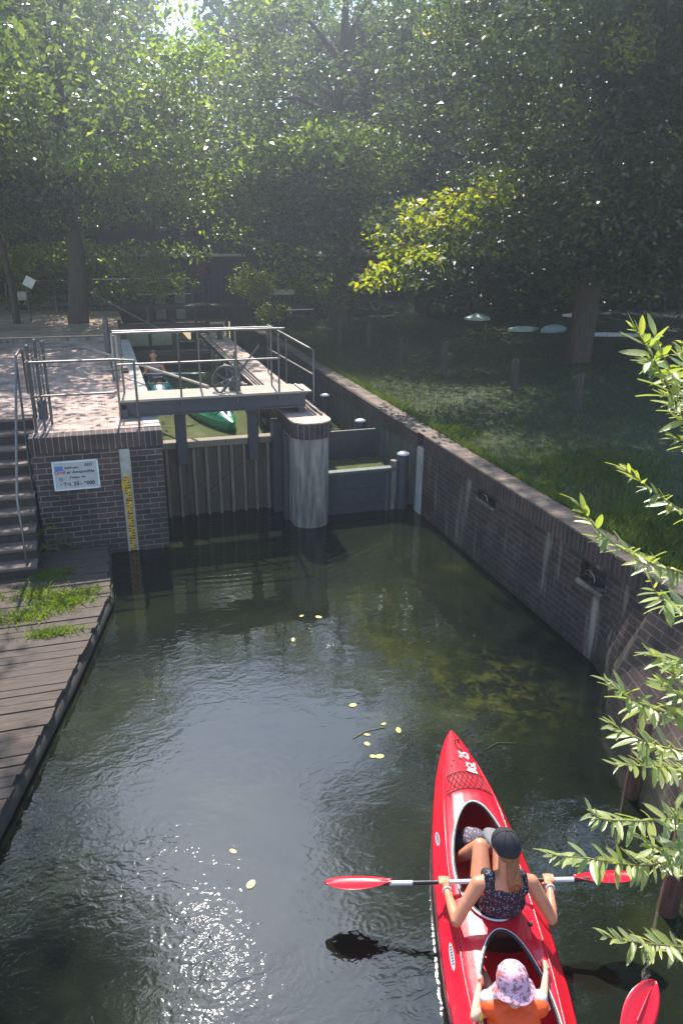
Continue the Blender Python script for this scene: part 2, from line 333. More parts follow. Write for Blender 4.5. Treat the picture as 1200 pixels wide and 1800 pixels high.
# ------------------------------------------------------------------ water
def water_mat():
    m, t, b = base_mat('murky rippled water'); L = t.links
    g = t.nodes.new('ShaderNodeNewGeometry'); p = g.outputs['Position']
    n = noise(t, .55, 5, .6, p); r = ramp(t, n.outputs[0], [(.3, (.004, .006, .006)), (.55, (.009, .012, .006)), (.8, (.030, .034, .008))])
    # submerged weed beds show through as olive patches
    dw = t.nodes.new('ShaderNodeVectorMath'); dw.operation = 'DISTANCE'; L.new(p, dw.inputs[0]); dw.inputs[1].default_value = (3.55, 5.95, 0)
    fw = t.nodes.new('ShaderNodeMapRange'); fw.inputs[1].default_value = 1.1; fw.inputs[2].default_value = .25; L.new(dw.outputs['Value'], fw.inputs[0])
    nw = noise(t, 5.5, 5, .7, p, .8); rw_ = ramp(t, nw.outputs[0], [(.47, (0, 0, 0)), (.66, (1, 1, 1))])
    L.new(mixc(t, mixc(t, 1, fw.outputs[0], rw_.outputs[0], 'MULTIPLY'), r.outputs[0], (.045, .048, .010)), b.inputs['Base Color'])
    b.inputs['Roughness'].default_value = .012; b.inputs['IOR'].default_value = 1.65; b.inputs['Specular IOR Level'].default_value = .5
    sp = t.nodes.new('ShaderNodeSeparateXYZ'); L.new(p, sp.inputs[0])
    # choppy on the left towards the camera, calm on the right
    mr = t.nodes.new('ShaderNodeMapRange'); mr.inputs[1].default_value = 2.4; mr.inputs[2].default_value = .3; mr.inputs[3].default_value = .45; mr.inputs[4].default_value = 1.45; mr.interpolation_type = 'SMOOTHERSTEP'
    L.new(sp.outputs[0], mr.inputs[0])
    nm = noise(t, .8, 2, .5, p); rm = ramp(t, nm.outputs[0], [(.38, (.25, .25, .25)), (.6, (1, 1, 1))])
    far = t.nodes.new('ShaderNodeMapRange'); far.inputs[1].default_value = 9; far.inputs[2].default_value = 5; far.inputs[3].default_value = .35; far.inputs[4].default_value = 1; L.new(sp.outputs[1], far.inputs[0])
    mk = t.nodes.new('ShaderNodeMath'); mk.operation = 'MULTIPLY'; L.new(mr.outputs[0], mk.inputs[0]); L.new(rm.outputs[0], mk.inputs[1])
    mk2 = t.nodes.new('ShaderNodeMath'); mk2.operation = 'MULTIPLY'; L.new(mk.outputs[0], mk2.inputs[0]); L.new(far.outputs[0], mk2.inputs[1])
    def height(scale, amp, st=(1, 1, 1), dist=0, detail=1):
        mp = t.nodes.new('ShaderNodeMapping'); mp.inputs['Scale'].default_value = st; mp.inputs['Rotation'].default_value = (0, 0, .5); L.new(p, mp.inputs[0])
        nn = noise(t, scale, detail, .55, mp.outputs[0], dist); q = t.nodes.new('ShaderNodeMath'); q.operation = 'MULTIPLY'; q.inputs[1].default_value = amp; L.new(nn.outputs[0], q.inputs[0]); return q.outputs[0]
    def add(a, b2):
        q = t.nodes.new('ShaderNodeMath'); q.operation = 'ADD'; L.new(a, q.inputs[0]); L.new(b2, q.inputs[1]); return q.outputs[0]
    chop = add(height(7, .0030, (1, 1.5, 1), 1.2), height(19, .0011, (1, 1.3, 1), 1.0))
    mu = t.nodes.new('ShaderNodeMath'); mu.operation = 'MULTIPLY'; L.new(chop, mu.inputs[0]); L.new(mk2.outputs[0], mu.inputs[1])
    h = add(mu.outputs[0], height(2.4, .0035, (1, 1.6, 1), .4, 1))
    h = add(h, height(11, .00045, (1, 1.7, 1), .5, 1))
    # rings spreading from drops off the paddle, and from the gate
    for (cx, cy, wl, amp, rad) in ((1.44, 3.56, .05, .0003, .3), (1.15, 3.38, .06, .0003, .35), (1.36, 2.66, .05, .0003, .25), (1.7, 12.6, .14, .0022, 4.2)):
        s = t.nodes.new('ShaderNodeVectorMath'); s.operation = 'DISTANCE'; L.new(p, s.inputs[0]); s.inputs[1].default_value = (cx, cy, 0)
        a = t.nodes.new('ShaderNodeMath'); a.operation = 'MULTIPLY'; a.inputs[1].default_value = 2*math.pi/wl; L.new(s.outputs['Value'], a.inputs[0])
        sn = t.nodes.new('ShaderNodeMath'); sn.operation = 'SINE'; L.new(a.outputs[0], sn.inputs[0])
        fo = t.nodes.new('ShaderNodeMapRange'); fo.inputs[1].default_value = 0; fo.inputs[2].default_value = rad; fo.inputs[3].default_value = amp; fo.inputs[4].default_value = 0; L.new(s.outputs['Value'], fo.inputs[0])
        q = t.nodes.new('ShaderNodeMath'); q.operation = 'MULTIPLY'; L.new(sn.outputs[0], q.inputs[0]); L.new(fo.outputs[0], q.inputs[1]); h = add(h, q.outputs[0])
    bp = t.nodes.new('ShaderNodeBump'); bp.inputs['Strength'].default_value = 1; bp.inputs['Distance'].default_value = 1
    L.new(h, bp.inputs['Height']); L.new(bp.outputs[0], b.inputs['Normal'])
    return m
M['water'] = water_mat()
M['pond'] = mat('still green lock water', (.10, .11, .045), .08, var=.4, scale=1.2, bump=.06, bscale=6)
b = MB(); b.quad((-4, -12, 0), (9, -12, 0), (9, 12.15, 0), (-4, 12.15, 0)); tag(b.build('water', M['water']), kind='structure')
b = MB(); b.quad((.75, 12.16, 1.2), (2.75, 12.16, 1.2), (2.75, 34, 1.2), (.75, 34, 1.2)); tag(b.build('lock_water', M['pond']), kind='structure')
b = MB(); b.quad((3.35, 11.45, .45), (5.0, 11.45, .45), (5.0, 30, .45), (3.35, 30, .45)); tag(b.build('channel_water', M['pond']), kind='structure')

# ------------------------------------------------------------------ ground
def ground_mat():
    m, t, b = base_mat('shaded woodland ground'); p = pos(t)
    n = noise(t, .6, 8, .65, p); r = ramp(t, n.outputs[0], [(.3, (.030, .036, .018)), (.55, (.032, .045, .018)), (.75, (.05, .045, .028))])
    n2 = noise(t, 9, 6, .7, p); r2 = ramp(t, n2.outputs[0], [(.3, (.6, .6, .6)), (.7, (1.3, 1.3, 1.3))])
    t.links.new(mixc(t, 1, r.outputs[0], r2.outputs[0], 'MULTIPLY'), b.inputs['Base Color']); b.inputs['Roughness'].default_value = .95
    bp = t.nodes.new('ShaderNodeBump'); bp.inputs['Strength'].default_value = .7; bp.inputs['Distance'].default_value = .05; t.links.new(n2.outputs[0], bp.inputs['Height']); t.links.new(bp.outputs[0], b.inputs['Normal'])
    return m
M['ground'] = ground_mat()
def lawn_z(x, y): return 1.36 + .02*max(0, x-5.4) + .05*math.sin(x*.9+1)*math.sin(y*.7)*min(1, max(0, (x-5.6)/1.5))
b = MB(); nx, ny = 40, 44; vs = []; fs = []
for i in range(nx+1):
    x = 5.28 + 40*(i/nx)**1.8
    for j in range(ny+1):
        y = -14 + 62*j/ny; vs.append((x, y, lawn_z(x, y)))
for i in range(nx):
    for j in range(ny):
        a = i*(ny+1)+j; fs.append((a, a+ny+1, a+ny+2, a+1))
b.add(vs, fs, True); tag(b.build('lawn', M['ground']), kind='structure')
b = MB()
b.quad((-1.05, 20.6, 1.93), (.72, 20.6, 1.93), (.72, 48, 1.93), (-1.05, 48, 1.93))
b.quad((-60, 20.6, 1.93), (-1.05, 20.6, 1.93), (-1.05, 48, 1.93), (-60, 48, 1.93))
tag(b.build('sandy_ground', M['soil']), kind='structure')
b = MB(); b.box((-400, 48, -1), (400, 600, 1.3)); b.box((46, -60, -1), (400, 47.9, 1.3)); b.box((-400, -60, -1), (-60.1, 47.9, 1.3)); b.box((-60, -60, -1), (-4.2, 10.6, 1.2)); tag(b.build('ground', M['ground']), kind='structure')
b = MB(); b.quad((.72, 34.01, 1.5), (5.27, 30.01, 1.45), (5.27, 47.99, 1.5), (.72, 47.99, 1.5)); tag(b.build('far_bank', M['ground']), kind='structure')
# paved platform
b = MB(); b.quad((-9, 12.15, 1.846), (-1.02, 12.15, 1.846), (-1.02, 20.25, 1.846), (-9, 20.25, 1.846)); b.quad((-1.02, 10.95, 1.846), (.5, 10.95, 1.846), (.5, 20.25, 1.846), (-1.02, 20.25, 1.846))
tag(b.build('paving', M['paving']), kind='structure')
b = MB(); b.box((-9, 20.26, 1.5), (.7, 20.6, 1.925)); tag(b.build('terrace_kerb', M['concrete']), kind='structure')

# ------------------------------------------------------------------ left brick quay with sign, gauge, stairs, deck
q = empty('quay_wall', 'dark brick lock wall with pale mortar under the paved platform', 'wall', (-.2, 10.7, 0))
q.location = (0, 0, 0)
b = MB(); b.box((-1.05, 10.7, -.6), (.10, 11.0, 1.62)); b.box((.27, 10.7, -.6), (.72, 11.0, 1.62)); b.box((.10, 10.76, -.6), (.27, 11.0, 1.62)); b.box((-1.05, 11.0, -.6), (-.75, 12.1, 1.62)); b.build('wall_face', M['brick_x'], q)
b = MB(); b.box((-1.07, 10.685, 1.62), (.74, 10.95, 1.85), bev=.008); b.build('upright_course', M['soldier_x'], q)
b = MB(); b.box((.105, 10.72, -.3), (.265, 10.762, 1.60), bev=.006); b.build('concrete_strip', M['concrete2'], q)
b = MB(); b.box((.42, 11.0, -.6), (.72, 34, 1.62)); b.build('lock_side', M['brick_y'], q)
b = MB(); b.box((.5, 10.952, 1.62), (.74, 34, 1.852), bev=.006); b.build('edge_coping', M['concrete2'], q)

def text(body, size, m, parent, mtx, name='lettering', ext=.001, align='CENTER', xs=1.0, bold=0):
    cu = bpy.data.curves.new('t', 'FONT'); cu.body = body; cu.size = size; cu.extrude = ext; cu.align_x = align; cu.offset = bold
    o = bpy.data.objects.new('t', cu); C.objects.link(o)
    dg = bpy.context.evaluated_depsgraph_get(); me = bpy.data.meshes.new_from_object(o.evaluated_get(dg)); me.materials.clear(); me.materials.append(m)
    bpy.data.objects.remove(o)
    me.transform(mtx @ Matrix.Diagonal((xs, 1, 1, 1)))
    n = bpy.data.objects.new(name, me); C.objects.link(n); n.parent = parent; return n
sg = empty('notice_board', 'white framed notice board with blue square and red and black lettering on the brick wall', 'sign', (-.5, 10.69, 1.28))
b = MB(); b.box((-.29, -.018, -.205), (.29, 0, .205), bev=.004); b.build('panel', M['sign_face'], sg)
b = MB()
for a_ in (((-.30, -.026, .195), (.30, 0.001, .215)), ((-.30, -.026, -.215), (.30, 0.001, -.195)), ((-.31, -.026, -.2149), (-.288, .001, .2149)), ((.288, -.026, -.2149), (.31, .001, .2149))): b.box(*a_)
b.build('frame', M['white'], sg)
b = MB(); b.box((-.275, -.0215, .075), (-.165, -.018, .145)); b.build('blue_square', M['sign_blue'], sg)
def onsign(body, x, z, s, m, xs=1, bold=.0015): text(body, s, m, sg, Matrix.Translation((x, -.0195, z)) @ Matrix.Rotation(math.pi/2, 4, 'X'), xs=xs, bold=bold)
onsign('Schleuse', -.05, .10, .05, M['sign_ink'], 1.1); onsign('0357', .18, .125, .055, M['sign_ink'])
onsign('Groß', -.21, .03, .068, M['sign_red']); onsign('er Amtsmühle', .065, .03, .062, M['sign_ink'], 1.05)
onsign('Telefon  Nr.', .02, -.045, .045, M['sign_ink']); onsign('Tel. 25 - 9000', .03, -.15, .075, M['sign_ink'], 1.0, .002)
b = MB()
for k in range(14):
    a0 = 2*math.pi*k/14; a1 = 2*math.pi*(k+1)/14
    b.add([(-.21+.028*math.cos(a0), -.0195, -.05+.028*math.sin(a0)), (-.21+.028*math.cos(a1), -.0195, -.05+.028*math.sin(a1)), (-.21+.02*math.cos(a1), -.0195, -.05+.02*math.sin(a1)), (-.21+.02*math.cos(a0), -.0195, -.05+.02*math.sin(a0))], [(0, 1, 2, 3)])
b.box((-.222, -.0195, -.052), (-.198, -.019, -.046)); b.box((-.22, -.0195, -.125), (-.2, -.019, -.112)); b.build('round_emblem', M['sign_ink'], sg)

gz = empty('water_gauge', 'yellow water level gauge with dark marks on the concrete strip', 'gauge', (.185, 10.715, 0))
b = MB(); b.box((-.045, -.014, -.05), (.045, 0, 1.21)); b.box((-.08, -.010, .98), (-.046, 0, 1.12)); b.build('board', M['yellow'], gz)
b = MB()
for k in range(60):
    z = .02*k+.005; odd = (k//10) % 2
    if k % 2 == 0:
        x0, x1 = ((-.043, -.005) if (k//5) % 2 else (.002, .043))
        b.box((x0, -.0165, z), (x1, -.014, z+.016))
    if k % 10 == 0: b.box((-.043, -.0165, z-.003), (.043, -.014, z+.012))
b.build('scale_marks', M['sign_ink'], gz)
for k in range(12):
    text(str(12-k-1 if k else 12)[-1] if k else '2', .05, M['sign_ink'], gz, Matrix.Translation((-.022 if k % 2 else .022, -.0155, 1.12-.1*k)) @ Matrix.Rotation(math.pi/2, 4, 'X'), 'numeral', bold=.001)

st = empty('stone_stairs', 'ten dim stone steps with light nosings beside the brick wall', 'stairs', (-1.6, 9.7, .3)); st.location = (0, 0, 0)
for k in range(10):
    y0 = 9.75+.245*k; z1 = .36+.1655*(k)+.0
    b = MB(); b.box((-3.2, y0, .1), (-1.085, y0+.03, z1-.045)); b.build('riser', M['riser'], st)
    b = MB(); b.box((-3.2, y0-.02, z1-.045), (-1.085, y0+.26, z1), bev=.008); b.build('tread', M['step'], st)
def edge_x(y):
    pts = [(-14, -4.5), (1.5, -2.25), (5.3, -1.14), (7.2, -.62), (9.0, -.19), (10.7, -.18)]
    for (a, xa), (c, xc) in zip(pts, pts[1:]):
        if a <= y <= c: return xa+(xc-xa)*(y-a)/(c-a)
    return -.18
b = MB(); y = -1.0
while y < 10.55:
    wd = random.uniform(.125, .15); tz = random.uniform(-.006, .006); e = edge_x(y+wd/2)+random.uniform(-.035, .03)
    ym = min(y+wd-.011, 10.68); x0 = -3.3 if y < 9.6 else -3.3
    sk = -.035
    ja = random.uniform(-.018, .018); e = edge_x(y)+ja; e1_ = edge_x(ym)+ja+random.uniform(-.01, .01)
    vs = [(x0, y+sk*0, .165), (e, y+sk, .165), (e1_, ym+sk, .165), (x0, ym, .165), (x0, y, .205+tz), (e, y+sk, .2+tz+random.uniform(-.004, .004)), (e1_, ym+sk, .2+tz), (x0, ym, .205+tz)]
    b.add(vs, [(3, 2, 1, 0), (4, 5, 6, 7), (0, 1, 5, 4), (1, 2, 6, 5), (2, 3, 7, 6), (3, 0, 4, 7)]); y += wd
dk = empty('timber_deck', 'weathered timber landing deck along the left of the water', 'deck', (-.6, 7, .2)); dk.location = (0, 0, 0)
b.build('boards', M['deck'], dk)
b = MB(); pts = [(edge_x(y)-.07, y, .05) for y in (-1, 1.5, 3.4, 5.3, 6.2, 7.2, 8.1, 9.0, 10.6)]
for a_, c_ in zip(pts, pts[1:]): 
    d_ = Vector(c_)-Vector(a_); b.tube([a_, c_], .11, 8)
b.build('edge_log', M['post'], dk)
for y in (1.6, 3.2, 4.8, 6.4, 8.0, 9.6): b = MB(); b.tube([(edge_x(y)-.12, y, -.6), (edge_x(y)-.12, y, .15)], .09, 10); b.build('pile', M['post'], dk)
b = MB(); b.box((-3.3, -1, -.4), (-1.3, 10.6, .16)); b.box((-1.2, 8.9, -.4), (-.4, 10.65, .155)); b.build('substructure', M['post'], dk)

# ------------------------------------------------------------------ right retaining wall
rw = empty('retaining_wall', 'long dark brick retaining wall with streaks along the right of the water', 'wall')
def wallx(y, z):
    """plane of the long wall, with a battered foot that comes forward near the bridge"""
    return 4.985 if y > 7.6 else 4.985-.0
ys = [-14, 3.0, 5.0, 6.02, 6.46, 8.45, 9.0, 10.95]; zs = [-.6, .9, 1.01, 1.17, 1.2]
b = MB()
def wq(y0, y1, z0, z1, x=4.985): b.quad((x, y1, z0), (x, y0, z0), (x, y0, z1), (x, y1, z1))
holes = [(6.02, 6.46, .86, 1.12), (8.47, 8.98, .98, 1.12)]
wq(-14, 6.02, -.6, 1.17); wq(6.02, 6.46, -.6, .86); wq(6.02, 6.46, 1.12, 1.17); wq(6.46, 8.47, -.6, 1.17); wq(8.47, 8.98, -.6, .98); wq(8.47, 8.98, 1.12, 1.17); wq(8.98, 10.92, -.6, 1.17)
for (y0, y1, z0, z1) in holes:
    b.quad((5.15, y1, z0), (5.15, y0, z0), (5.15, y0, z1), (5.15, y1, z1)); b.quad((4.985, y0, z0), (5.15, y0, z0), (5.15, y0, z1), (4.985, y0, z1)); b.quad((4.985, y1, z1), (5.15, y1, z1), (5.15, y1, z0), (4.985, y1, z0))
    b.quad((4.985, y0, z0), (4.985, y1, z0), (5.15, y1, z0), (5.15, y0, z0)); b.quad((4.985, y0, z1), (5.15, y0, z1), (5.15, y1, z1), (4.985, y1, z1))
b.build('wall_face', M['brick_y'], rw)
b = MB(); b.box((4.962, -14, 1.17), (5.30, 10.92, 1.40), bev=.01); b.build('coping', M['soldier_y'], rw)
b = MB(); b.box((4.968, -14, 1.4035), (5.29, 30, 1.408)); b.build('coping_top', M['coping'], rw)

b = MB(); b.tube([(4.965, 6.47, .845), (4.965, 6.01, .845)], .035, 10); b.tube([(4.975, 8.99, .965), (4.975, 8.46, .965)], .025, 10); b.build('niche_sill', M['coping'], rw)
b = MB()  # battered foot of the wall that spreads towards the bridge
fp_ = [(4.98, 6.0), (4.80, 5.5), (4.56, 5.25), (4.38, 4.6), (4.1, 3.9), (3.8, 3.1), (3.6, 1.5), (3.6, -3)]
lo = [(x, y, -.3) for x, y in fp_]; md = [(x+(4.985-x)*.12, y, .35) for x, y in fp_]; hi = [(4.975, y, 1.165) for x, y in fp_]; n_ = len(fp_)
b.add(lo+md+hi, [(q*n_+i, q*n_+i+1, (q+1)*n_+i+1, (q+1)*n_+i) for q in (0, 1) for i in range(n_-1)]); b.build('battered_foot', M['brick_y'], rw)
def ring(y, z):
    b = MB(); b.tube([(5.0+.02*math.cos(a_)-.04, y+.11*math.cos(a_), z+.07*math.sin(a_)) for a_ in np.linspace(-.2, math.pi+.2, 16)], .009, 8); return b.build('mooring_ring', M['steel'], rw)
ring(6.25, .98); ring(8.72, 1.04)
b = MB(); b.box((4.95, 10.925, -.5), (5.25, 11.12, 1.17), bev=.01); b.build('concrete_pilaster', M['concrete2'], rw)
# sheet piling beyond
b = MB(); y = 11.13; vs = []
prof = []
while y < 30:
    prof += [(4.97, y), (4.97, y+.10), (5.07, y+.15), (5.07, y+.25)]; y += .30
for (x, yy) in prof: vs += [(x, yy, -.5), (x, yy, 1.14)]
b.add(vs, [(2*i, 2*i+1, 2*i+3, 2*i+2) for i in range(len(prof)-1)]); 
sp_ = empty('sheet_pile_wall', 'ribbed grey green sheet piling lining the side channel below its brick cap', 'wall')
b.build('sheet_piles', M['sheet'], sp_)
b = MB(); b.box((4.93, 11.125, 1.14), (5.28, 30, 1.40), bev=.01); b.build('cap', M['soldier_y'], sp_)
b = MB(); b.tube([(5.03, y_, 1.05) for y_ in (11.2, 20, 29.8)], .02, 6); b.build('waling', M['dark_steel'], sp_)

# fender piles with white caps
lab = ['nearest dark fender pile with pale cap beside the low channel gate', 'middle dark fender pile with pale cap in the side channel', 'farthest fender pile with pale cap next to the handrail post']
for k, (x, y, h) in enumerate(((4.78, 11.32, .98), (4.74, 13.45, 1.05), (4.74, 15.9, 1.05))):
    o = empty('fender_pile', lab[k], 'pile', (x, y, 0), group='fender piles along the sheet piling')
    b = MB(); b.tube([(0, 0, -.5), (0, 0, h)], [.105, .10], 14); b.build('shaft', M['blue_steel'], o)
    b = MB(); b.tube([(0, 0, h+.001), (0, 0, h+.02), (0, 0, h+.045)], [.108, .105, .05], 14); b.build('cap', M['white'], o)
# timber fender posts against the near wall
for k, (x, y, lb) in enumerate(((4.02, 4.12, 'weathered brown timber post rising from the water by the willow tips'), (3.5, 3.05, 'nearest brown timber post at the foot of the right wall'))):
    b = MB(); b.tube([(x, y, -.5), (x+.01, y, .25), (x+.02, y+.01, .75), (x+.02, y, .78)], [.075, .07, .065, .04], 12); tag(b.build('fender_post', M['brown_post']), lb, 'post', 'timber posts at the foot of the right wall')

# ------------------------------------------------------------------ pier and middle wall
pr = empty('dividing_pier', 'round nosed concrete pier with sunlit brick cap between lock and side channel', 'pier')
def noseplan(x0, x1, y0, y1, r=.3, n=12):
    cx = (x0+x1)/2; hw = (x1-x0)/2
    pts = [(cx+hw*math.cos(a_), y0+r+r*math.sin(a_)) for a_ in np.linspace(math.pi, 2*math.pi, n)]
    return pts+[(x1, y1), (x0, y1)]
b = MB(); b.prism(noseplan(2.76, 3.36, 10.82, 12.4, .26, 18), -.6, 1.5, True); b.build('shaft', M['concrete'], pr)
b = MB(); b.prism(noseplan(2.74, 3.38, 10.80, 12.4, .27, 18), 1.5, 1.742); b.build('brick_band', M['soldier_x'], pr)
b = MB(); b.prism(noseplan(2.735, 3.385, 10.79, 12.4, .27, 18), 1.745, 1.765); b.build('cap', M['pier_cap'], pr)
b = MB(); b.box((2.60, 11.72, -.5), (2.755, 11.95, 1.6), bev=.01); b.box((2.68, 11.3, -.5), (2.757, 11.42, 1.45), bev=.01); b.build('guide_column', M['blue_steel'], pr)
b = MB(); b.tube([(3.3, 11.25, 1.79), (3.3, 12.5, 1.79)], .018, 8); b.tube([(3.22, 11.3, 1.785), (3.22, 12.5, 1.785)], .014, 8); b.build('pipe', M['steel'], pr)
mwl = empty('lock_divider', 'sunlit brick topped walkway wall running back beside the lock chamber', 'wall')
b = MB(); b.box((2.76, 12.405, -.5), (3.36, 24, 1.74)); b.build('core', M['brick_y'], mwl)
b = MB(); b.box((2.74, 12.405, 1.742), (3.38, 21, 1.765)); b.build('walkway_top', M['pier_cap'], mwl)
b = MB(); b.tube([(2.80, 12.5, 1.83), (2.80, 20, 1.83)], .022, 8); b.build('edge_rail', M['steel'], mwl)
b = MB(); b.tube([(2.9, 12.5, 1.80), (2.9, 17.5, 1.80)], .018, 8); b.build('cable_duct', M['dark_steel'], mwl)

# ------------------------------------------------------------------ lift gate, beam bridge, gear
lg = empty('lift_gate', 'timber lift gate with upright ribs closing the lock under the steel beam', 'gate')
b = MB()
for k in range(14): 
    x0 = .74+k*.1443; b.box((x0+.003, 12.0+random.uniform(-.006, .006), -.5), (x0+.141, 12.06, 1.24))
b.build('boards', M['plank_gate'], lg)
for k, x in enumerate((.86, 1.06, 1.30, 1.51, 1.72, 1.93, 2.14, 2.34, 2.55)):
    b = MB(); b.box((x-.024, 11.93, -.4), (x+.024, 11.995, 1.19), bev=.004); b.build('rib', M['rib'], lg)
b = MB(); b.box((.745, 11.9, 1.2), (2.745, 12.1, 1.31), bev=.008); b.build('top_rail', M['rib'], lg)
b = MB(); b.box((-.55, -.012, -.04), (.55, .012, .04), Matrix.Translation((2.0, 11.978, .72)) @ Matrix.Rotation(R(-38), 4, 'Y')); b.box((-.5, -.012, -.03), (.5, .012, .03), Matrix.Translation((1.2, 11.978, .35)) @ Matrix.Rotation(R(-35), 4, 'Y')); b.build('brace', M['plank_gate'], lg)
for x in (1.11, 2.29):
    b = MB(); b.box((x-.085, 11.80, .95), (x+.085, 11.92, 2.0), bev=.01); b.box((x-.1, 11.78, 2.0), (x+.1, 11.94, 2.03)); b.build('lifting_post', M['blue_steel'], lg)

bw = empty('beam_bridge', 'grey steel beam footbridge with bleached boards spanning the lock gate', 'footbridge')
b = MB(); b.box((.30, 11.58, 1.86), (3.12, 11.61, 2.09)); b.box((.22, 11.54, 2.06), (3.16, 11.70, 2.09)); b.box((.30, 11.54, 1.86), (3.12, 11.70, 1.885)); b.box((.30, 12.1, 1.86), (3.12, 12.13, 2.09)); 
b.box((.22, 11.5, 1.855), (.31, 12.14, 1.99)); b.box((3.0, 11.55, 1.77), (3.1, 12.1, 1.858)); b.build('girder', M['blue_steel'], bw)
b = MB()
for k in range(4): b.box((.2, 11.53+k*.158, 2.092+.0), (3.02, 11.53+k*.158+.15, 2.128), bev=.004)
b.build('boards', M['beam_top'], bw)
b = MB(); b.box((3.03, 11.54, 2.092), (3.22, 12.14, 2.118)); b.box((3.06, 11.6, 2.12), (3.1, 12.1, 2.14)); b.build('end_plate', M['steel'], bw)
def rail(parent, pts, r=.02, name='rail', m='steel'):
    b = MB(); b.tube(pts, r*(.8 if r < .03 else 1), 8); return b.build(name, M[m], parent)
br = empty('bridge_railing', 'tubular steel railing with two bars standing on the beam footbridge', 'railing')
for x in (.20, 1.13, 2.0, 2.68):
    rail(br, [(x, 11.56, 2.0 if x > .3 else 1.85), (x, 11.56, 3.09)], .021, 'post', 'dark_steel' if x in (1.13,) else 'steel')
rail(br, [(.20, 11.56, 3.12), (1.4, 11.56, 3.125), (2.78, 11.56, 3.12)], .024); rail(br, [(.2, 11.56, 2.66), (2.7, 11.56, 2.66)], .02)
for x in (.3, 1.5, 2.68): rail(br, [(x, 12.1, 2.1), (x, 12.1, 3.06)], .021, 'post', 'steel')
rail(br, [(.2, 12.1, 3.08), (2.7, 12.1, 3.08)], .022)

pg = empty('platform_railing', 'steel handrail across the front edge of the paved platform', 'railing')
rail(pg, [(-1.0, 11.02, 2.83), (.2, 11.06, 2.82)], .022); rail(pg, [(-.98, 11.02, 2.36), (.17, 11.04, 2.355)], .019)
rail(pg, [(.44, 11.0, 1.85), (.44, 11.02, 2.80)], .022, 'post', 'dark_steel'); rail(pg, [(.2, 11.06, 2.82), (.44, 11.02, 2.80), (.46, 11.5, 2.72)], .018)
for x, y in ((-.97, 11.02), (-.86, 11.12), (-.78, 11.45)): rail(pg, [(x, y, 1.85), (x, y, 2.86)], .022, 'post', 'dark_steel')
sr = empty('stair_handrail', 'bright steel handrail sloping down beside the stone stairs', 'railing')
rail(sr, [(-1.10, 11.0, 2.93), (-1.075, 11.3, 2.96), (-1.06, 11.55, 2.90), (-1.06, 11.6, 2.3)], .022); rail(sr, [(-1.10, 11.0, 2.93), (-1.15, 10.3, 2.1), (-1.2, 9.72, 1.33), (-1.2, 9.7, .4)], .022)
rail(sr, [(-1.12, 10.9, 1.0), (-1.1, 10.95, 2.85)], .02, 'post', 'dark_steel')

gp = empty('gate_posts', 'cluster of dark chained steel posts at the head of the stairs', 'posts', (-.9, 11.9, 1.85))
for k, (x, y, h) in enumerate(((-.13, 0, 1.05), (-.02, .06, 1.12), (.09, .02, 1.1))):
    b = MB(); b.tube([(x, y, 0), (x, y, h)], .022, 8); b.ball((x, y, h+.02), .035, 10, 6); b.build('post', M['dark_steel'], gp)
for xo in (-.075, .035):
    b = MB(); b.tube([(xo+.010*(-1)**k, .03, 1.0-.9*k/40) for k in range(41)], .012, 6); b.build('chain', M['steel'], gp)
b = MB(); b.box((-.08, -.1, 0), (.05, .02, .28), bev=.01); b.build('base_box', M['blue_steel'], gp)

# gear with hand wheel
gw = empty('gate_winch', 'cast iron hand wheel and crank lever of the gate winch on the beam', 'winch', (1.85, 11.8, 2.13))
b = MB()
def torus(b, c, R0, r, ax, n=28, squash=1):
    pts = []
    for k in range(n+1):
        a_ = 2*math.pi*k/n
        pts.append(Vector(c)+ax[0]*R0*math.cos(a_)+ax[1]*R0*math.sin(a_)*squash)
    b.tube(pts, r, 8, cap=False)
X_, Z_ = Vector((.96, -.2, .1)), Vector((0, .1, 1)).normalized()
torus(b, (.02, 0, .18), .22, .020, (X_, Z_)); torus(b, (-.1, -.1, .08), .07, .015, (X_, Z_))
for a_ in (.3, 1.35, 2.4, 3.44, 4.5, 5.5): b.tube([(.02, 0, .17), Vector((.02, 0, .17))+X_*.19*math.cos(a_)+Z_*.19*math.sin(a_)], .011, 6)
b.build('hand_wheel', M['dark_steel'], gw)
b = MB(); b.tube([(-.06, .02, -.02), (.22, .0, .28), (.57, -.02, .72)], [.022, .022, .014], 8); b.ball((.3, 0, .4), .022, 8, 6); b.build('lever', M['dark_steel'], gw)
b = MB(); b.box((.08, .05, 0), (.26, .2, .16), bev=.01); b.tube([(.2, .1, .1), (.2, .1, .62)], .028, 10); b.ball((.2, .1, .33), .06, 10, 8); b.build('gear_housing', M['dark_steel'], gw)
# long pole
b = MB(); b.tube([(-.12, 16.5, 2.16), (1.62, 12.1, 2.16)], .026, 8); tag(b.build('barge_pole', M['beam_top']), 'long pale pole lying from the platform across the lock to the beam', 'pole')
for k, (x, y, lb) in enumerate(((.27, 15.0, 'near round topped steel bollard at the lock edge'), (.17, 17.6, 'far round topped steel bollard behind the handrail'))):
    b = MB(); b.tube([(x, y, 1.85), (x, y, 2.62), (x, y, 2.68), (x, y, 2.72)], [.06, .06, .05, .02], 12); tag(b.build('bollard', M['concrete2' if k == 0 else 'dark_steel']), lb, 'bollard', 'steel bollards at the lock edge')
for (x, y, lb) in ((.2, 16.0, 'far dark cross shaped mooring cleat on the lock edge'), (.2, 14.6, 'near dark cross shaped mooring cleat on the lock edge')):
    b = MB(); b.tube([(x, y, 1.86), (x-.02, y, 2.05)], .02, 8); b.tube([(x-.12, y, 2.05), (x+.1, y, 2.05)], .018, 8); tag(b.build('mooring_cleat', M['dark_steel']), lb, 'cleat', 'mooring cleats on the lock edge')
b = MB()
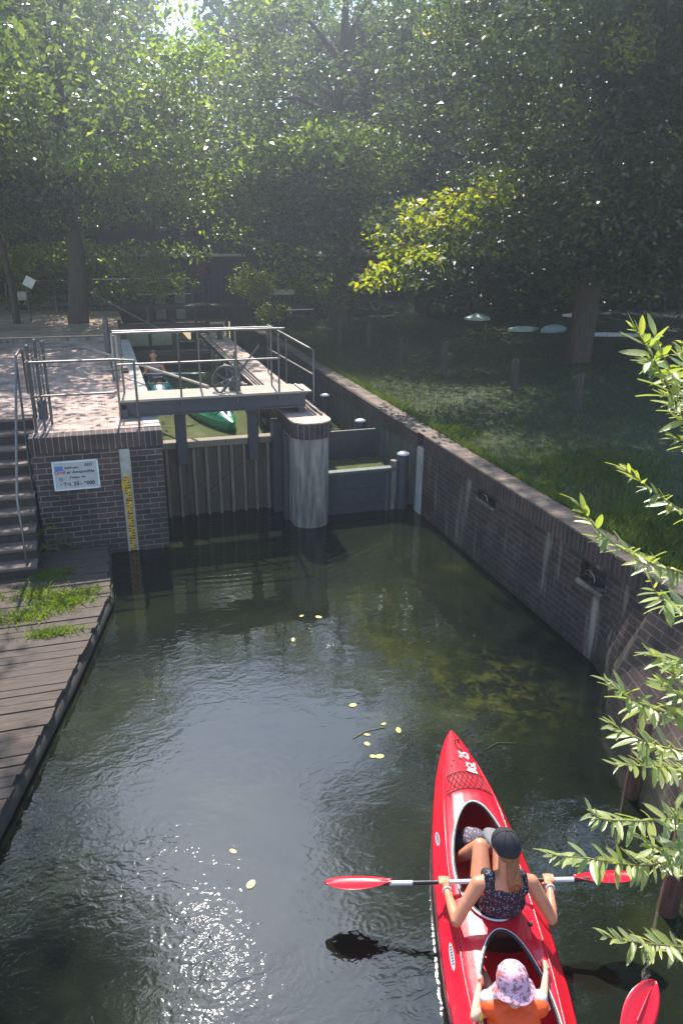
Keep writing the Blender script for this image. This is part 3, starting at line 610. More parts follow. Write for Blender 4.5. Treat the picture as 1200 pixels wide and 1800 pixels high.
b.box((.36, 15.4, 1.853), (.5, 15.7, 1.90), bev=.01); tag(b.build('wooden_block', M['post']), 'small dark block on the sunlit lock edge', 'block')

# railing on the pier side
pr2 = empty('channel_railing', 'bent steel railing beside the side channel behind the pier', 'railing')
rail(pr2, [(3.42, 12.15, 1.77), (3.42, 12.15, 2.68), (3.33, 12.3, 2.72), (3.3, 15.2, 2.74)], .02); rail(pr2, [(3.42, 12.15, 2.26), (3.3, 15.2, 2.26)], .018)
for y in (13.6, 15.2): rail(pr2, [(3.3, y, 1.77), (3.3, y, 2.74)], .02, 'post', 'dark_steel')
# low channel gate
cg = empty('channel_gate', 'low grey blue board gate holding back the side channel', 'gate')
b = MB()
for k in range(4): b.box((3.38, 11.3, -.4+k*.28), (4.62, 11.35, -.4+(k+1)*.28-.006 if k < 3 else .72), bev=.004)
b.build('boards', M['blue_steel'], cg)
b = MB(); b.box((3.37, 11.25, .72), (4.66, 11.4, .775), bev=.006); b.build('top_rail', M['sheet'], cg)
b = MB(); b.box((4.45, 11.24, -.4), (4.5, 11.3, .7)); b.build('stile', M['sheet'], cg)
b = MB(); b.tube([(4.62, 11.33, -.4), (4.62, 11.33, .88)], .06, 12); b.build('hinge_post', M['concrete'], cg)
b = MB(); b.box((3.38, 13.0, .3), (4.9, 13.06, 1.0)); b.tube([(3.9, 13.0, 1.0), (3.9, 13.0, 1.2)], .09, 10); tag(b.build('weir_board', M['blue_steel']), 'dark weir board standing across the side channel behind the low gate', 'weir')

# ------------------------------------------------------------------ far end of the lock
fg = empty('far_gate', 'far lock gate frame with pale olive board panels', 'gate')
b = MB(); b.box((.55, 22.0, 1.0), (2.0, 22.06, 1.85)); b.box((.6, 22.05, 1.9), (3.6, 22.3, 2.02)); b.box((2.0, 22, 1.0), (2.75, 22.05, 1.5)); b.build('frame', M['post'], fg)
b = MB(); b.box((.62, 21.94, 1.42), (1.35, 21.99, 1.83)); b.box((1.42, 21.94, 1.42), (2.0, 21.99, 1.83)); b.build('panel', M['pale_board'], fg)
b = MB(); b.box((3.08, 21.9, 1.4), (3.5, 21.96, 2.02)); b.box((3.15, 21.86, 1.1), (3.42, 21.9, 1.4)); b.box((3.52, 21.88, 1.0), (3.56, 21.93, 1.9)); b.build('panel', M['pale_board'], fg)
for x in (.58, 1.38, 2.05, 2.7, 3.0, 3.58): rail(fg, [(x, 21.95, 1.0), (x, 21.95, 2.5 if x in (1.38,) else 2.15)], .05, 'post', 'post')
b = MB(); b.box((.9, 19.0, 1.25), (2.7, 19.1, 1.62)); b.box((.9, 19.1, 1.6), (2.7, 19.5, 1.66)); tag(b.build('stop_beam', M['post']), 'dark timber stop beam across the lock chamber', 'beam')
wl = empty('chamber_timbers', 'weathered timber walings and ladder along the right side of the lock chamber', 'timbers')
for z_ in (1.32, 1.55): b = MB(); b.box((2.66, 12.6, z_), (2.755, 21.5, z_+.09), bev=.01); b.build('waling', M['plank_gate'], wl)
for k in range(12): b = MB(); b.box((2.62, 12.9+k*.72, 1.0), (2.70, 13.0+k*.72, 1.72), bev=.01); b.build('upright', M['rib' if k % 3 else 'plank_gate'], wl)
cb_ = empty('chamber_crossbeam', 'dark crossbeam frame standing over the middle of the lock chamber', 'frame')
b = MB(); b.box((.55, 20.2, 2.0), (3.2, 20.4, 2.16), bev=.01); b.build('beam', M['post'], cb_)
for x in (.62, 1.9, 3.1): b = MB(); b.box((x-.06, 20.22, 1.2), (x+.06, 20.36, 2.0)); b.build('post', M['post'], cb_)
fr = empty('far_footbridge', 'dark footbridge with pale handrails crossing behind the far gate', 'footbridge')
b = MB(); b.box((-1.0, 26.6, 1.95), (5.2, 27.6, 2.05)); b.build('bridge_deck', M['post'], fr)
rail(fr, [(0.0, 26.6, 2.95), (3.15, 26.6, 2.95)], .022, 'rail', 'white'); rail(fr, [(1.4, 26.6, 2.45), (3.15, 26.6, 2.45)], .018, 'rail', 'white')
for x in (0, 1.0, 2.0, 3.15): rail(fr, [(x, 26.6, 2.0), (x, 26.6, 2.95)], .02, 'post', 'dark_steel')
rail(fr, [(-.15, 22.4, 2.9), (1.6, 19.6, 2.1)], .022, 'sloping_rail', 'steel')

# boat shed
sh = empty('boat_shed', 'dark blue boarded boat shed behind the trees with a white gutter', 'shed', (5, 30, 1.4)); sh.location = (0, 0, 0)
b = MB(); b.box((.6, 30, 1.2), (11.2, 35, 3.55)); b.build('wall', M['shed'], sh)
b = MB(); b.add([(.3, 29.6, 3.55), (11.5, 29.6, 3.55), (11.5, 32.5, 4.5), (.3, 32.5, 4.5), (.3, 35.4, 3.55), (11.5, 35.4, 3.55)], [(0, 1, 2, 3), (3, 2, 5, 4)]); b.build('roof', M['roof'], sh)
b = MB(); b.tube([(.8, 29.55, 3.58), (5.6, 29.55, 3.60)], .05, 8); b.build('gutter', M['white'], sh)
for x in (2.2, 2.95): b = MB(); b.box((x, 29.93, 1.25), (x+.36, 29.99, 2.6)); b.build('door_panel', M['concrete2'], sh)
b = MB(); b.tube([(4.7, 29.9, 1.3), (4.7, 29.9, 3.5)], .05, 8); b.tube([(3.6, 29.9, 1.3), (3.6, 29.9, 3.5)], .06, 8); b.build('downpipe', M['dark_steel'], sh)
wb = empty('slatted_gate', 'dark upright slatted timber gate behind the lock', 'gate')
for k in range(9): b = MB(); b.box((4.62+k*.115, 27.0, 1.35), (4.62+k*.115+.10, 27.04, 2.36)); b.build('slat', M['post'], wb)
b = MB(); b.box((4.6, 27.04, 1.5), (5.7, 27.08, 1.6)); b.box((4.6, 27.04, 2.1), (5.7, 27.08, 2.2)); b.build('crossbar', M['post'], wb)
ib = empty('info_board', 'small pale information board on a dark pole behind the lock', 'sign', (5.7, 26, 1.4))
b = MB(); b.box((0, -.02, 1.02), (.95, .02, 1.2)); b.build('board', M['sign_face'], ib)
b = MB(); b.tube([(0, .04, 0), (0, .04, 1.25)], .03, 8); b.build('pole', M['dark_steel'], ib)
bn = empty('park_bench', 'dark bench with one light slat at the lawn edge', 'bench', (6.6, 25, 1.4))
b = MB(); b.box((-.5, 0, .36), (.5, .38, .42)); b.build('seat', M['post'], bn)
b = MB(); b.box((-.5, .38, .48), (.5, .42, .74)); b.build('backrest', M['post'], bn)
b = MB(); b.box((-.48, -.03, .60), (.42, -.005, .63)); b.build('light_slat', M['white'], bn)
for x in (-.45, .42): b = MB(); b.box((x, .02, 0), (x+.05, .42, .6)); b.build('leg', M['post'], bn)

# perimeter fence at the back left
ff = empty('path_fence', 'thin black metal fence along the path at the back left', 'fence')
rail(ff, [(-7, 26, 2.95), (1.2, 26, 2.95)], .02, 'rail', 'dark_steel'); rail(ff, [(-7, 26, 2.2), (1.2, 26, 2.2)], .015, 'rail', 'dark_steel')
for k in range(12): rail(ff, [(-6.8+.7*k, 26, 1.93), (-6.8+.7*k, 26, 2.95)], .016, 'post', 'dark_steel')
ff2 = empty('lawn_fence', 'thin dark rail fence behind the bench at the lawn end', 'fence')
rail(ff2, [(5.4, 27.6, 2.4), (9.5, 27.6, 2.4)], .018, 'rail', 'dark_steel')
for k in range(5): rail(ff2, [(5.5+k*.95, 27.6, 1.3), (5.5+k*.95, 27.6, 2.4)], .018, 'post', 'dark_steel')
sgn = empty('waterway_sign', 'white diamond sign above a square plate on a dark pole at the left path', 'sign', (-1.85, 24, 1.93))
b = MB(); b.tube([(0, 0, 0), (0, 0, 1.1)], .03, 8); b.build('pole', M['dark_steel'], sgn)
b = MB(); b.box((-.14, -.02, -.14), (.14, 0, .14), Matrix.Translation((.1, -.03, 1.12)) @ Matrix.Rotation(R(32), 4, 'Y')); b.build('diamond_plate', M['white'], sgn)
b = MB(); b.box((-.26, -.04, .62), (-.03, -.02, .86)); b.build('square_plate', M['concrete2'], sgn)
# bins / dark boxes at left edge
for k, (x, y, z, lb) in enumerate(((-2.45, 19.3, 1.85, 'dark blue bin on the paving at the left edge'), (-2.75, 22.3, 1.93, 'dark box behind the terrace step at the left edge'))):
    o = empty('waste_bin', lb, 'bin', (x, y, z)); b = MB(); b.tube([(0, 0, 0), (0, 0, .62)], [.2, .24], 14); b.build('body', M['blue_steel'], o); b = MB(); b.tube([(0, 0, .621), (0, 0, .67), (0, 0, .70)], [.25, .24, .12], 14); b.build('lid', M['blue_steel'], o)

# lawn bollards
LB = ['nearest dark wooden lawn post under the big tree', 'slim shaded lawn post left of the big tree', 'dark lawn post second from the big tree trunk', 'dark lawn post left of the middle of the lawn', 'short lawn post beside the far lawn strip', 'farthest small lawn post near the lock end']
for k, (x, y, h) in enumerate(((8.37, 11.62, .68), (8.3, 13.8, .66), (7.64, 15.85, .78), (7.27, 17.58, .68), (7.28, 20.06, .7), (6.83, 21.33, .7))):
    z = lawn_z(x, y); b = MB(); rd = .075
    b.tube([(x, y, z-.1), (x+.01*math.sin(k*2), y, z+h-.03), (x+.01*math.sin(k*2), y, z+h)], [rd, rd*.95, rd*.75], 10); tag(b.build('wooden_post', M['post']), LB[k], 'post', 'wooden posts on the lawn')

# parasol and boats at the right
pa = empty('garden_parasol', 'small pale mint parasol beyond the lawn posts', 'parasol', (11.4, 21.5, 1.4))
b = MB(); cs = []
for k in range(8):
    a0 = 2*math.pi*k/8; cs.append((.42*math.cos(a0), .42*math.sin(a0), .62))
b.add([(0, 0, .76)]+cs+[(x_*1.02, y_*1.02, z_-.06) for x_, y_, z_ in cs], [(0, 1+k, 1+(k+1) % 8) for k in range(8)]+[(1+k, 9+k, 9+(k+1) % 8, 1+(k+1) % 8) for k in range(8)]); b.build('canopy', M['mint'], pa)
b = MB(); b.tube([(0, 0, 0), (0, 0, .78)], .02, 8); b.build('pole', M['post'], pa)
def hull(name, L, W, H, m, loc, rz, lb, up=False):
    b = MB(); n = 16; vs = []; fs = []; k = 9
    for i in range(n+1):
        s = i/n*2-1; w_ = W/2*max(.02, (1-abs(s)**2.2)); zt = H*(1+.25*s*s)
        for j in range(k):
            a_ = math.pi*j/(k-1); vs.append((s*L/2, -w_*math.cos(a_), zt*(1-math.sin(a_)) if not up else H*math.sin(a_)*(1-.5*s*s)))
    for i in range(n):
        for j in range(k-1): fs.append((i*k+j, i*k+j+1, (i+1)*k+j+1, (i+1)*k+j))
    b.add(vs, fs, True); o = b.build(name, m); o.location = loc; o.rotation_euler = (0, 0, rz); tag(o, lb, 'boat', 'boats stored on the far right grass'); return o
hull('stored_boat', 1.1, .5, .16, M['mint'], (13.1, 21.5, 1.55), R(-8), 'pale mint boat lying left of the big tree trunk', True)
hull('stored_boat', 1.0, .5, .25, M['blue_boat'], (13.9, 21.0, 1.55), R(5), 'light blue boat hull just left of the big trunk', True)
hull('stored_boat', 2.3, .5, .14, M['white'], (15.0, 19.6, 1.55), R(-22), 'long white boat right of the big tree trunk', True)
hull('stored_boat', 1.0, .4, .12, M['white'], (15.1, 21.5, 1.95), R(-30), 'short tilted pale boat end behind the white boat', True)

# ------------------------------------------------------------------ trees
def leaves(n, ctr, spread, size, aspect=.55, upbias=1.0, fold=.15, r=rng, droop=0.0, six=False):
    """n leaves around each centre; returns (N, 4 or 6, 3)"""
    c = np.repeat(ctr, n, axis=0); m = c.shape[0]
    sp = np.asarray(spread); 
    off = r.normal(size=(m, 3)); off /= np.maximum(1, np.linalg.norm(off, axis=1, keepdims=True)/1.8)
    p = c + off*(np.repeat(sp, n, axis=0) if sp.ndim == 2 else sp)
    p[:, 2] -= droop*(off[:, 0]**2+off[:, 1]**2)
    nr = r.normal(size=(m, 3))*.8; nr[:, 2] += upbias*.85; nr /= np.linalg.norm(nr, axis=1, keepdims=True)
    d = r.normal(size=(m, 3)); d[:, 2] -= .35; d -= nr*np.sum(d*nr, axis=1, keepdims=True); d /= np.linalg.norm(d, axis=1, keepdims=True)
    s = np.cross(nr, d); L = size*r.uniform(.65, 1.25, size=(m, 1)); W = L*aspect*.5
    a = p; b_ = p+d*L*.5+s*W+nr*L*fold; c_ = p+d*L; e = p+d*L*.5-s*W+nr*L*fold
    if not six: return np.stack([a, b_, c_, e], axis=1)
    b1 = p+d*L*.28+s*W*.8+nr*L*fold*.8; b2 = p+d*L*.68+s*W*.8+nr*L*fold*.7; e1 = p+d*L*.28-s*W*.8+nr*L*fold*.8; e2 = p+d*L*.68-s*W*.8+nr*L*fold*.7
    return np.stack([a, b1, b2, c_, e2, e1], axis=1)
def crown_centres(c, rad, n, r=rng, inner=.35, avoid=None, zmin=None):
    out = []
    while len(out) < n:
        v = r.normal(size=3); v /= np.linalg.norm(v); q = r.uniform(inner, 1)**.6
        p = np.array(c)+v*np.array(rad)*q
        if zmin and p[2] < zmin: continue
        if avoid and avoid(p): continue
        out.append(p)
    return np.array(out)
def sky_gap(p):
    # a lane of open sky over the lock, and thinner tops
    if p[2] > 8.6 and abs(p[0]-.118*p[1]) < .022*p[1]+.25: return True
    return p[2] > 11.3 and rng.uniform() < .4
def tree(name, label, cat, base, r0, top, ccs, leafm, nleaf, size, bark='bark', spread=(.62, .62, .20), limbs=10, group=None, aspect=.5, droop=.05, bends=None, extra=None):
    o = empty(name, label, cat, base, group=group)
    inv = -np.array(base)
    b = MB(); B = Vector(base); T = Vector(top); 
    tp = [B+(T-B)*k/5+Vector((math.sin(k*1.7)*.12*r0*4, math.cos(k*2.1)*.1*r0*4, 0))*(1 if k else 0) for k in range(6)]
    b.tube([p-B for p in tp], [r0*1.25, r0, r0*.85, r0*.7, r0*.5, r0*.3], 12)
    idx = np.argsort(rng.uniform(size=len(ccs)))[:limbs]
    for q, i in enumerate(idx):
        e = Vector(ccs[i]); f = .3+.65*((e.z-B.z)/max(.1, (T.z-B.z)))*.75; f = min(max(f, .3), .95); s = B+(T-B)*f
        m1 = s.lerp(e, .35)+Vector((0, 0, .12*(e-s).length)); m2 = s.lerp(e, .72)+Vector((0, 0, .08*(e-s).length))
        b.tube([s-B, m1-B, m2-B, e-B], [r0*.34, r0*.22, r0*.12, .012], 7)
        for z_ in range(3):
            e2 = e+Vector(rng.normal(size=3))*.7; b.tube([m2-B, m2.lerp(e2, .5)-B, e2-B], [r0*.08+.006, .012, .006], 5)
    b.build('trunk', M[bark], o)
    V = leaves(nleaf, ccs, np.array(spread)[None, :]*rng.uniform(.55, 1.6, size=(len(ccs), 1)), size, aspect, droop=droop)
    npmesh('crown', V+inv, 4, M[leafm], o)
    if extra:
        for (nm, cc2, m2, n2, s2, spr) in extra: npmesh(nm, leaves(n2, cc2, spr, s2, .5, droop=.05)+inv, 4, M[m2], o)
    return o
# left oak out of frame reaching in
c1 = np.vstack([crown_centres((-5.9, 17.0, 11.0), (6.2, 5.0, 6.4), 120, avoid=sky_gap), crown_centres((-2.4, 18.2, 7.2), (3.2, 2.6, 2.2), 22, inner=.1, avoid=sky_gap), crown_centres((-1.9, 14.2, 13.6), (2.1, 2.9, 3.2), 52, inner=.1), crown_centres((-3.6, 13.6, 15.2), (3.0, 3.2, 3.2), 80, inner=.1)])  # last two groups hang unseen overhead to darken the water and deck
tree('oak_tree', 'tall oak at the left edge whose boughs droop across the upper left', 'tree', (-7.2, 16.5, 1.9), .38, (-6.2, 16.5, 13), c1, 'oak', 190, .17, limbs=60)
c2 = np.vstack([crown_centres((-1.4, 24.0, 9.0), (4.6, 3.4, 4.8), 80, avoid=sky_gap), crown_centres((1.8, 23.4, 6.8), (2.4, 2.0, 2.0), 34, inner=.1), crown_centres((-2.2, 23.5, 6.0), (3.0, 1.8, 1.3), 30, inner=.1)])
tree('oak_tree', 'oak with a dark straight trunk standing behind the paved platform', 'tree', (-.52, 23.54, 1.93), .24, (-.3, 23.5, 10), c2, 'oak', 190, .19, limbs=30,
     extra=[('sunlit_boughs', np.vstack([crown_centres((1.6, 21.2, 5.9), (2.0, 1.0, 1.2), 26, inner=.1), np.array([P(x_, y_, 23.5) for x_, y_ in ((190, 450), (225, 470), (250, 490), (285, 480), (310, 500), (330, 440), (200, 500), (265, 510), (120, 430), (90, 460), (235, 430), (300, 430))]), crown_centres((2.6, 22.0, 8.6), (1.0, .9, 1.4), 16, inner=.1)]), 'lime_oak', 80, .18, (.5, .5, .13))])  # boughs coloured as if sun struck them
c3 = crown_centres((-3.0, 25.2, 6.2), (2.6, 2.0, 2.4), 50)
tree('young_tree', 'thin young tree beside the diamond sign at the far left', 'tree', (-2.2, 23.7, 1.93), .085, (-2.5, 23.9, 7.5), c3, 'lime_oak', 160, .15, limbs=8)
c4 = np.vstack([crown_centres((8.2, 25.6, 9.2), (4.4, 3.6, 5.4), 95, avoid=sky_gap), crown_centres((6.2, 22.8, 6.1), (2.8, 1.8, 1.9), 40, inner=.1)])
tree('oak_tree', 'broad oak in the middle with sunlit lower boughs above the lawn end', 'tree', (7.99, 25.34, 1.35), .28, (8.1, 25.4, 12), c4, 'oak', 190, .19, limbs=30,
     extra=[('sunlit_boughs', np.vstack([crown_centres((6.6, 21.6, 6.3), (2.6, 1.0, 1.1), 46, inner=.1), crown_centres((4.4, 22.6, 5.4), (1.5, .9, .7), 20, inner=.1), np.array([P(x_, y_, 23) for x_, y_ in ((470, 430), (500, 455), (520, 480), (545, 500), (560, 460), (610, 470), (640, 500), (620, 530), (540, 430), (430, 415), (400, 400), (590, 440), (480, 480))])]), 'lime_oak', 85, .18, (.5, .5, .13))])  # paler leaf stands for sun on the lower boughs
c5 = crown_centres((4.0, 31.0, 8.0), (4.0, 3.0, 4.2), 80, avoid=sky_gap)
tree('dark_tree', 'dark leaved tree behind the boat shed roof', 'tree', (5.3, 35.6, 1.5), .33, (4.6, 33, 10), c5, 'dark_leaf', 200, .19, limbs=16)
c6 = np.vstack([crown_centres((12.6, 16.8, 9.8), (5.4, 5.0, 7.0), 230, inner=.25, avoid=lambda p: p[2] > 11.5 and rng.uniform() < .45), crown_centres((11.4, 13.6, 7.6), (3.0, 1.6, 3.0), 80, inner=.1), crown_centres((13.6, 13.8, 5.2), (1.8, 1.4, 1.6), 34, inner=.1), crown_centres((10.7, 14.0, 4.7), (2.4, 1.0, .9), 56, inner=.1), crown_centres((7.6, 17.2, 15.0), (2.1, 3.0, 3.2), 70, inner=.1), crown_centres((10.6, 18.0, 4.9), (3.6, 2.0, 1.2), 40, inner=.1), crown_centres((15, 17.5, 5.0), (3.5, 3, 1.6), 44, inner=.1)])  # high group over the lawn edge is unseen, added against sky reflection
lb_ = []; lo_ = []
for k in range(40):
    t_ = k/39; p = np.array([5.15+2.5*t_, 13.9+.3*math.sin(k), 3.75+1.75*t_+.22*math.sin(t_*3.1)])
    lb_.append(p+rng.normal(size=3)*(.2, .3, .17))
    if k % 2 and t_ > .1: lo_.append(p+np.array((.3, .2, -.3-.75*t_*rng.uniform()))+rng.normal(size=3)*.25)
lo_ = np.array(lo_)
lb_ = np.array(lb_)
hi_ = np.array([P(1125, 30, 12.2), P(1118, 60, 12.2), P(1100, 90, 12.2), P(1105, 75, 12.1), P(765, 20, 18), P(750, 50, 18)])
tree('hornbeam_tree', 'large shady hornbeam with thick trunk on the right lawn and one sunlit drooping bough', 'tree', (11.42, 16.1, 1.45), .27, (11.3, 16.2, 13), c6, 'beech', 230, .15, 'bark', limbs=40, aspect=.5,
     extra=[('sunlit_bough', lb_, 'lime', 34, .15, (.24, .24, .06)), ('lower_bough', lo_, 'beech', 60, .14, (.25, .25, .12)), ('sunlit_tips', hi_, 'lime', 45, .11, (.2, .2, .12))])  # bough and tips get painted sunlight; lower bough keeps hornbeam green
for (lbx, base, cc, rad, n, lm, top) in (
    ('dark tree behind the right lawn near the boats', (17.5, 24.5, 1.5), (17.2, 24.3, 9.2), (5, 4.2, 6.2), 200, 'dark_leaf', (17.3, 24.4, 12)),
    ('dark tree between the middle oak and the hornbeam', (12.6, 28.5, 1.5), (12.5, 28.2, 9.5), (4.6, 3.6, 6.3), 190, 'dark_leaf', (12.5, 28.4, 12)),
    ('tree at the far right edge beyond the hornbeam', (22.5, 19.5, 1.7), (22.0, 19.0, 9), (5, 5, 6.5), 170, 'beech', (22.3, 19.3, 12)),
    ('pale tree behind the black fence at the left', (-4.5, 31, 1.9), (-4.0, 30.5, 8.0), (5, 3, 5.5), 150, 'oak', (-4.3, 31, 11))):
    tree('woodland_tree', lbx, 'tree', base, .26, top, crown_centres(cc, rad, n, avoid=sky_gap), lm, 190, .19, limbs=14, group='trees behind the lawn and path')

def bush(name, lb, c, rad, n, nl, size, m, group=None):
    o = empty(name, lb, 'bush', (c[0], c[1], c[2]-rad[2]), group=group); base = np.array(o.location)
    cc = crown_centres(c, rad, n, inner=.1)
    npmesh('foliage', leaves(nl, cc, (.22, .22, .16), size, .55)-base, 4, M[m], o)
    b = MB()
    for k in range(min(9, n)): e = Vector(cc[k]-base); b.tube([(0, 0, -.05), e*.5, e], [.03, .015, .006], 5)
    b.build('stems', M['bark'], o); return o
bs = [(-7.0, 27.3, 3.0, 1.6, 1.2, 'leftmost yellow green bush behind the path fence'), (-4.6, 27.2, 3.2, 1.5, 1.4, 'yellow green bush behind the diamond sign'), (-2.4, 27.6, 3.1, 1.5, 1.3, 'tall bright bush between thin tree and oak trunk'), (-.2, 27.9, 3.0, 1.4, 1.2, 'bush right of the dark oak trunk'), (1.9, 28.6, 3.0, 1.2, .9, 'bush with light leaves in front of the shed')]
for (x, y, z, rx, rz_, lb) in bs: bush('hedge_bush', lb, (x, y, z), (rx, .8, rz_), 46, 90, .14, 'bush_lit', 'bushes behind the path fence')
bush('shrub', 'bright lit shrub in front of the shed above the far gate', (5.0, 24.2, 2.95), (.85, .5, .42), 24, 70, .12, 'bush_lit')
bush('shrub', 'small round bright shrub beside the information board', (5.75, 25.2, 1.85), (.42, .35, .35), 12, 60, .11, 'bush_lit')
bush('shrub', 'sunlit yellow green shrub right of the big trunk', (14.6, 20.6, 2.9), (.5, .4, .6), 14, 60, .12, 'lime')
bush('shrub', 'small flowering shrub under the parasol', (11.5, 20.9, 1.5), (.4, .3, .25), 8, 50, .09, 'lime')
bush('shrub', 'shrub behind the bench at the lawn end', (8.4, 28.6, 2.3), (1.5, .7, .9), 30, 70, .14, 'lime_oak')
bush('broadleaf_plant', 'broad leaved weed growing at the foot of the brick wall', (-.98, 10.3, .35), (.10, .10, .13), 5, 5, .17, 'bush')
# far wood
cc = []
while len(cc) < 3300:
    x = rng.uniform(-34, 48); y = rng.uniform(37, 45)
    zt = 16.0+2.0*math.sin(x*.35)+1.2*math.sin(x*.9)
    z = 1.5+(zt-1.5)*rng.uniform(0, 1)
    if abs(x-.118*y) < 1.15 and z > 11.3: continue
    cc.append((x, y, z))
far = npmesh('far_wood', leaves(42, np.array(cc), (.85, .85, .55), .5, .62), 4, M['dark_leaf']); tag(far, 'dark mass of woodland filling the background behind all trees', 'wood', kind='stuff')

uc = np.stack([rng.uniform(-12, 40, 900), rng.uniform(33, 36.5, 900), 1.5+rng.uniform(0, 1, 900)**1.3*3.6], 1)
uc = np.vstack([uc, np.stack([rng.uniform(9.5, 34, 620), rng.uniform(25.5, 29, 620), 1.4+rng.uniform(0, 1, 620)**1.2*3.4], 1), np.stack([rng.uniform(19, 34, 300), rng.uniform(14, 24, 300), 1.4+rng.uniform(0, 1, 300)*3.4], 1)])
uc = uc[~((uc[:, 0] > .5) & (uc[:, 0] < 11.8))]
u2 = np.stack([rng.uniform(-14, 20, 700), rng.uniform(45.5, 47.5, 700), rng.uniform(1.5, 8, 700)], 1)
ug = npmesh('undergrowth', np.vstack([leaves(45, uc, (.5, .4, .3), .26, .6), leaves(50, u2, (.7, .5, .5), .55, .65)]), 4, M['dark_leaf']); tag(ug, 'dark undergrowth along the foot of the far wood', 'undergrowth', kind='stuff')
# grass
def blades(pts, h, wd, lean=.35):
    n = len(pts); a = rng.uniform(0, 2*np.pi, n); H = h*rng.uniform(.5, 1.4, n); ln = rng.normal(size=(n, 2))*lean
    dx = np.stack([np.cos(a), np.sin(a), np.zeros(n)], 1)*wd*rng.uniform(.6, 1.3, (n, 1))
    tip = pts+np.stack([ln[:, 0]*H, ln[:, 1]*H, H], 1); mid = pts+np.stack([ln[:, 0]*H*.35, ln[:, 1]*H*.35, H*.6], 1)
    return np.stack([pts-dx*.5, pts+dx*.5, mid+dx*.35, tip, mid-dx*.35], 1)
pts = []
N_ = 130000
u = rng.uniform(size=(N_, 2)); xs = 5.3+10.5*u[:, 0]**1.5; ys_ = 3+24*u[:, 1]**1.25
zz = np.array([lawn_z(a, c) for a, c in zip(xs, ys_)])
gn = np.sin(xs*1.7+.4*ys_)+np.sin(ys_*1.1-xs*.6)+rng.normal(size=N_)*.7
keep = gn > -1.9
pts = np.stack([xs, ys_, zz-.01], 1)[keep]
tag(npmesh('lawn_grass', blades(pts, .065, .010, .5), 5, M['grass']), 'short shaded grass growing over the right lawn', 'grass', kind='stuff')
pts = []
for (cx, cy, rx, ry, n) in ((6.1, 6.2, .7, 1.1, 5200), (6.6, 8.6, 1.0, .8, 3500), (5.6, 11.0, .25, .3, 700), (5.6, 19.5, .35, 1.4, 1200), (5.75, 4.4, .5, .9, 2200))+tuple((5.33, y_, .12, .5, 420) for y_ in np.arange(4.2, 20, .8)):
    q_ = rng.normal(size=(n, 2))*(rx*.55, ry*.55); x_ = np.maximum(cx+q_[:, 0], 5.31); y_ = cy+q_[:, 1]
    pts.append(np.stack([x_, y_, np.array([lawn_z(a, c) for a, c in zip(x_, y_)])], 1))
tag(npmesh('tall_grass', blades(np.vstack(pts), .12, .010, .5), 5, M['grass_bank_lit']), 'tall grass tufts with a sunlit colour beside the wall coping', 'grass', kind='stuff')
pts = []
for (cx, cy, rx, ry, n) in ((-.75, 8.9, .34, .22, 1100), (-1.2, 8.6, .4, .2, 700), (-.95, 9.7, .3, .2, 700), (-.85, 8.1, .3, .1, 420), (-.45, 9.1, .15, .08, 160), (-1.1, 9.2, .3, .2, 500)):
    q_ = rng.normal(size=(n, 2))*(rx*.55, ry*.55); x_ = cx+q_[:, 0]; y_ = cy+q_[:, 1]; pts.append(np.stack([x_, y_, np.full(n, .195)], 1))
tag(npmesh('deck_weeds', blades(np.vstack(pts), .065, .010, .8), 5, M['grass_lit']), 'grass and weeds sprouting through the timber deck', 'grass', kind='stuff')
b = MB()
# floating leaves and grass stems
fl = [(515, 1125, 'round yellow leaf floating alone in mid water'), (530, 1083, 'pair of pale specks floating above the lone yellow leaf'), (655, 1330, 'yellow leaf floating left of the kayak bow'), (667, 1330, 'second yellow leaf beside the one left of the bow'), (700, 1284, 'small brown leaf at the end of a floating twig'), (674, 1273, 'small pale leaf above the floating twig'), (645, 1292, 'small leaf left of the floating twig'), (645, 1308, 'small leaf below the floating twig'), (620, 1240, 'yellow stalk leaf floating upstream of the twig'), (441, 1555, 'thin pale leaf floating near the sun glitter'), (410, 1497, 'thin straw coloured leaf floating in the ripples'), (560, 1085, 'tiny leaf floating under the gate shadow')]
for (px, py, lb) in fl:
    d = _f + _r2*((px-600)/F) - _u2*((py-900)/F); p = Vector((0, 0, CAM_H))+d*(-CAM_H/d.z)
    b = MB(); a0 = random.uniform(0, 6); L_ = random.uniform(.028, .045); W_ = L_*random.uniform(.4, .8)
    b.prism([(L_*math.cos(t_), W_*math.sin(t_)) for t_ in np.linspace(0, 2*math.pi, 9)[:-1]], 0, .003); o = b.build('floating_leaf', M['float']); o.location = (p.x, p.y, .003); o.rotation_euler = (0, 0, a0); tag(o, lb, 'leaf', 'leaves floating on the water')
b = MB(); b.tube([(1.95, 5.55, .006), (2.1, 5.62, .008), (2.3, 5.62, .006)], .004, 5); tag(b.build('floating_twig', M['twig']), 'thin twig floating between the small leaves', 'twig')
b = MB(); b.tube([(3.08, 5.02, .006), (3.25, 5.08, .01), (3.42, 5.02, .006)], .004, 5); tag(b.build('floating_twig', M['weed']), 'green grass stem floating right of the kayak bow', 'twig')
npp = leaves(60, np.array([(1.33, 2.62, .01), (1.40, 2.55, .01)]), (.05, .07, .01), .07, .2, upbias=1.5); npp[:, :, 2] = np.abs(npp[:, :, 2])+.002
tag(npmesh('floating_weed_clump', npp, 4, M['weed']), 'small clump of weed floating at the bottom edge left of the kayak', 'weed')

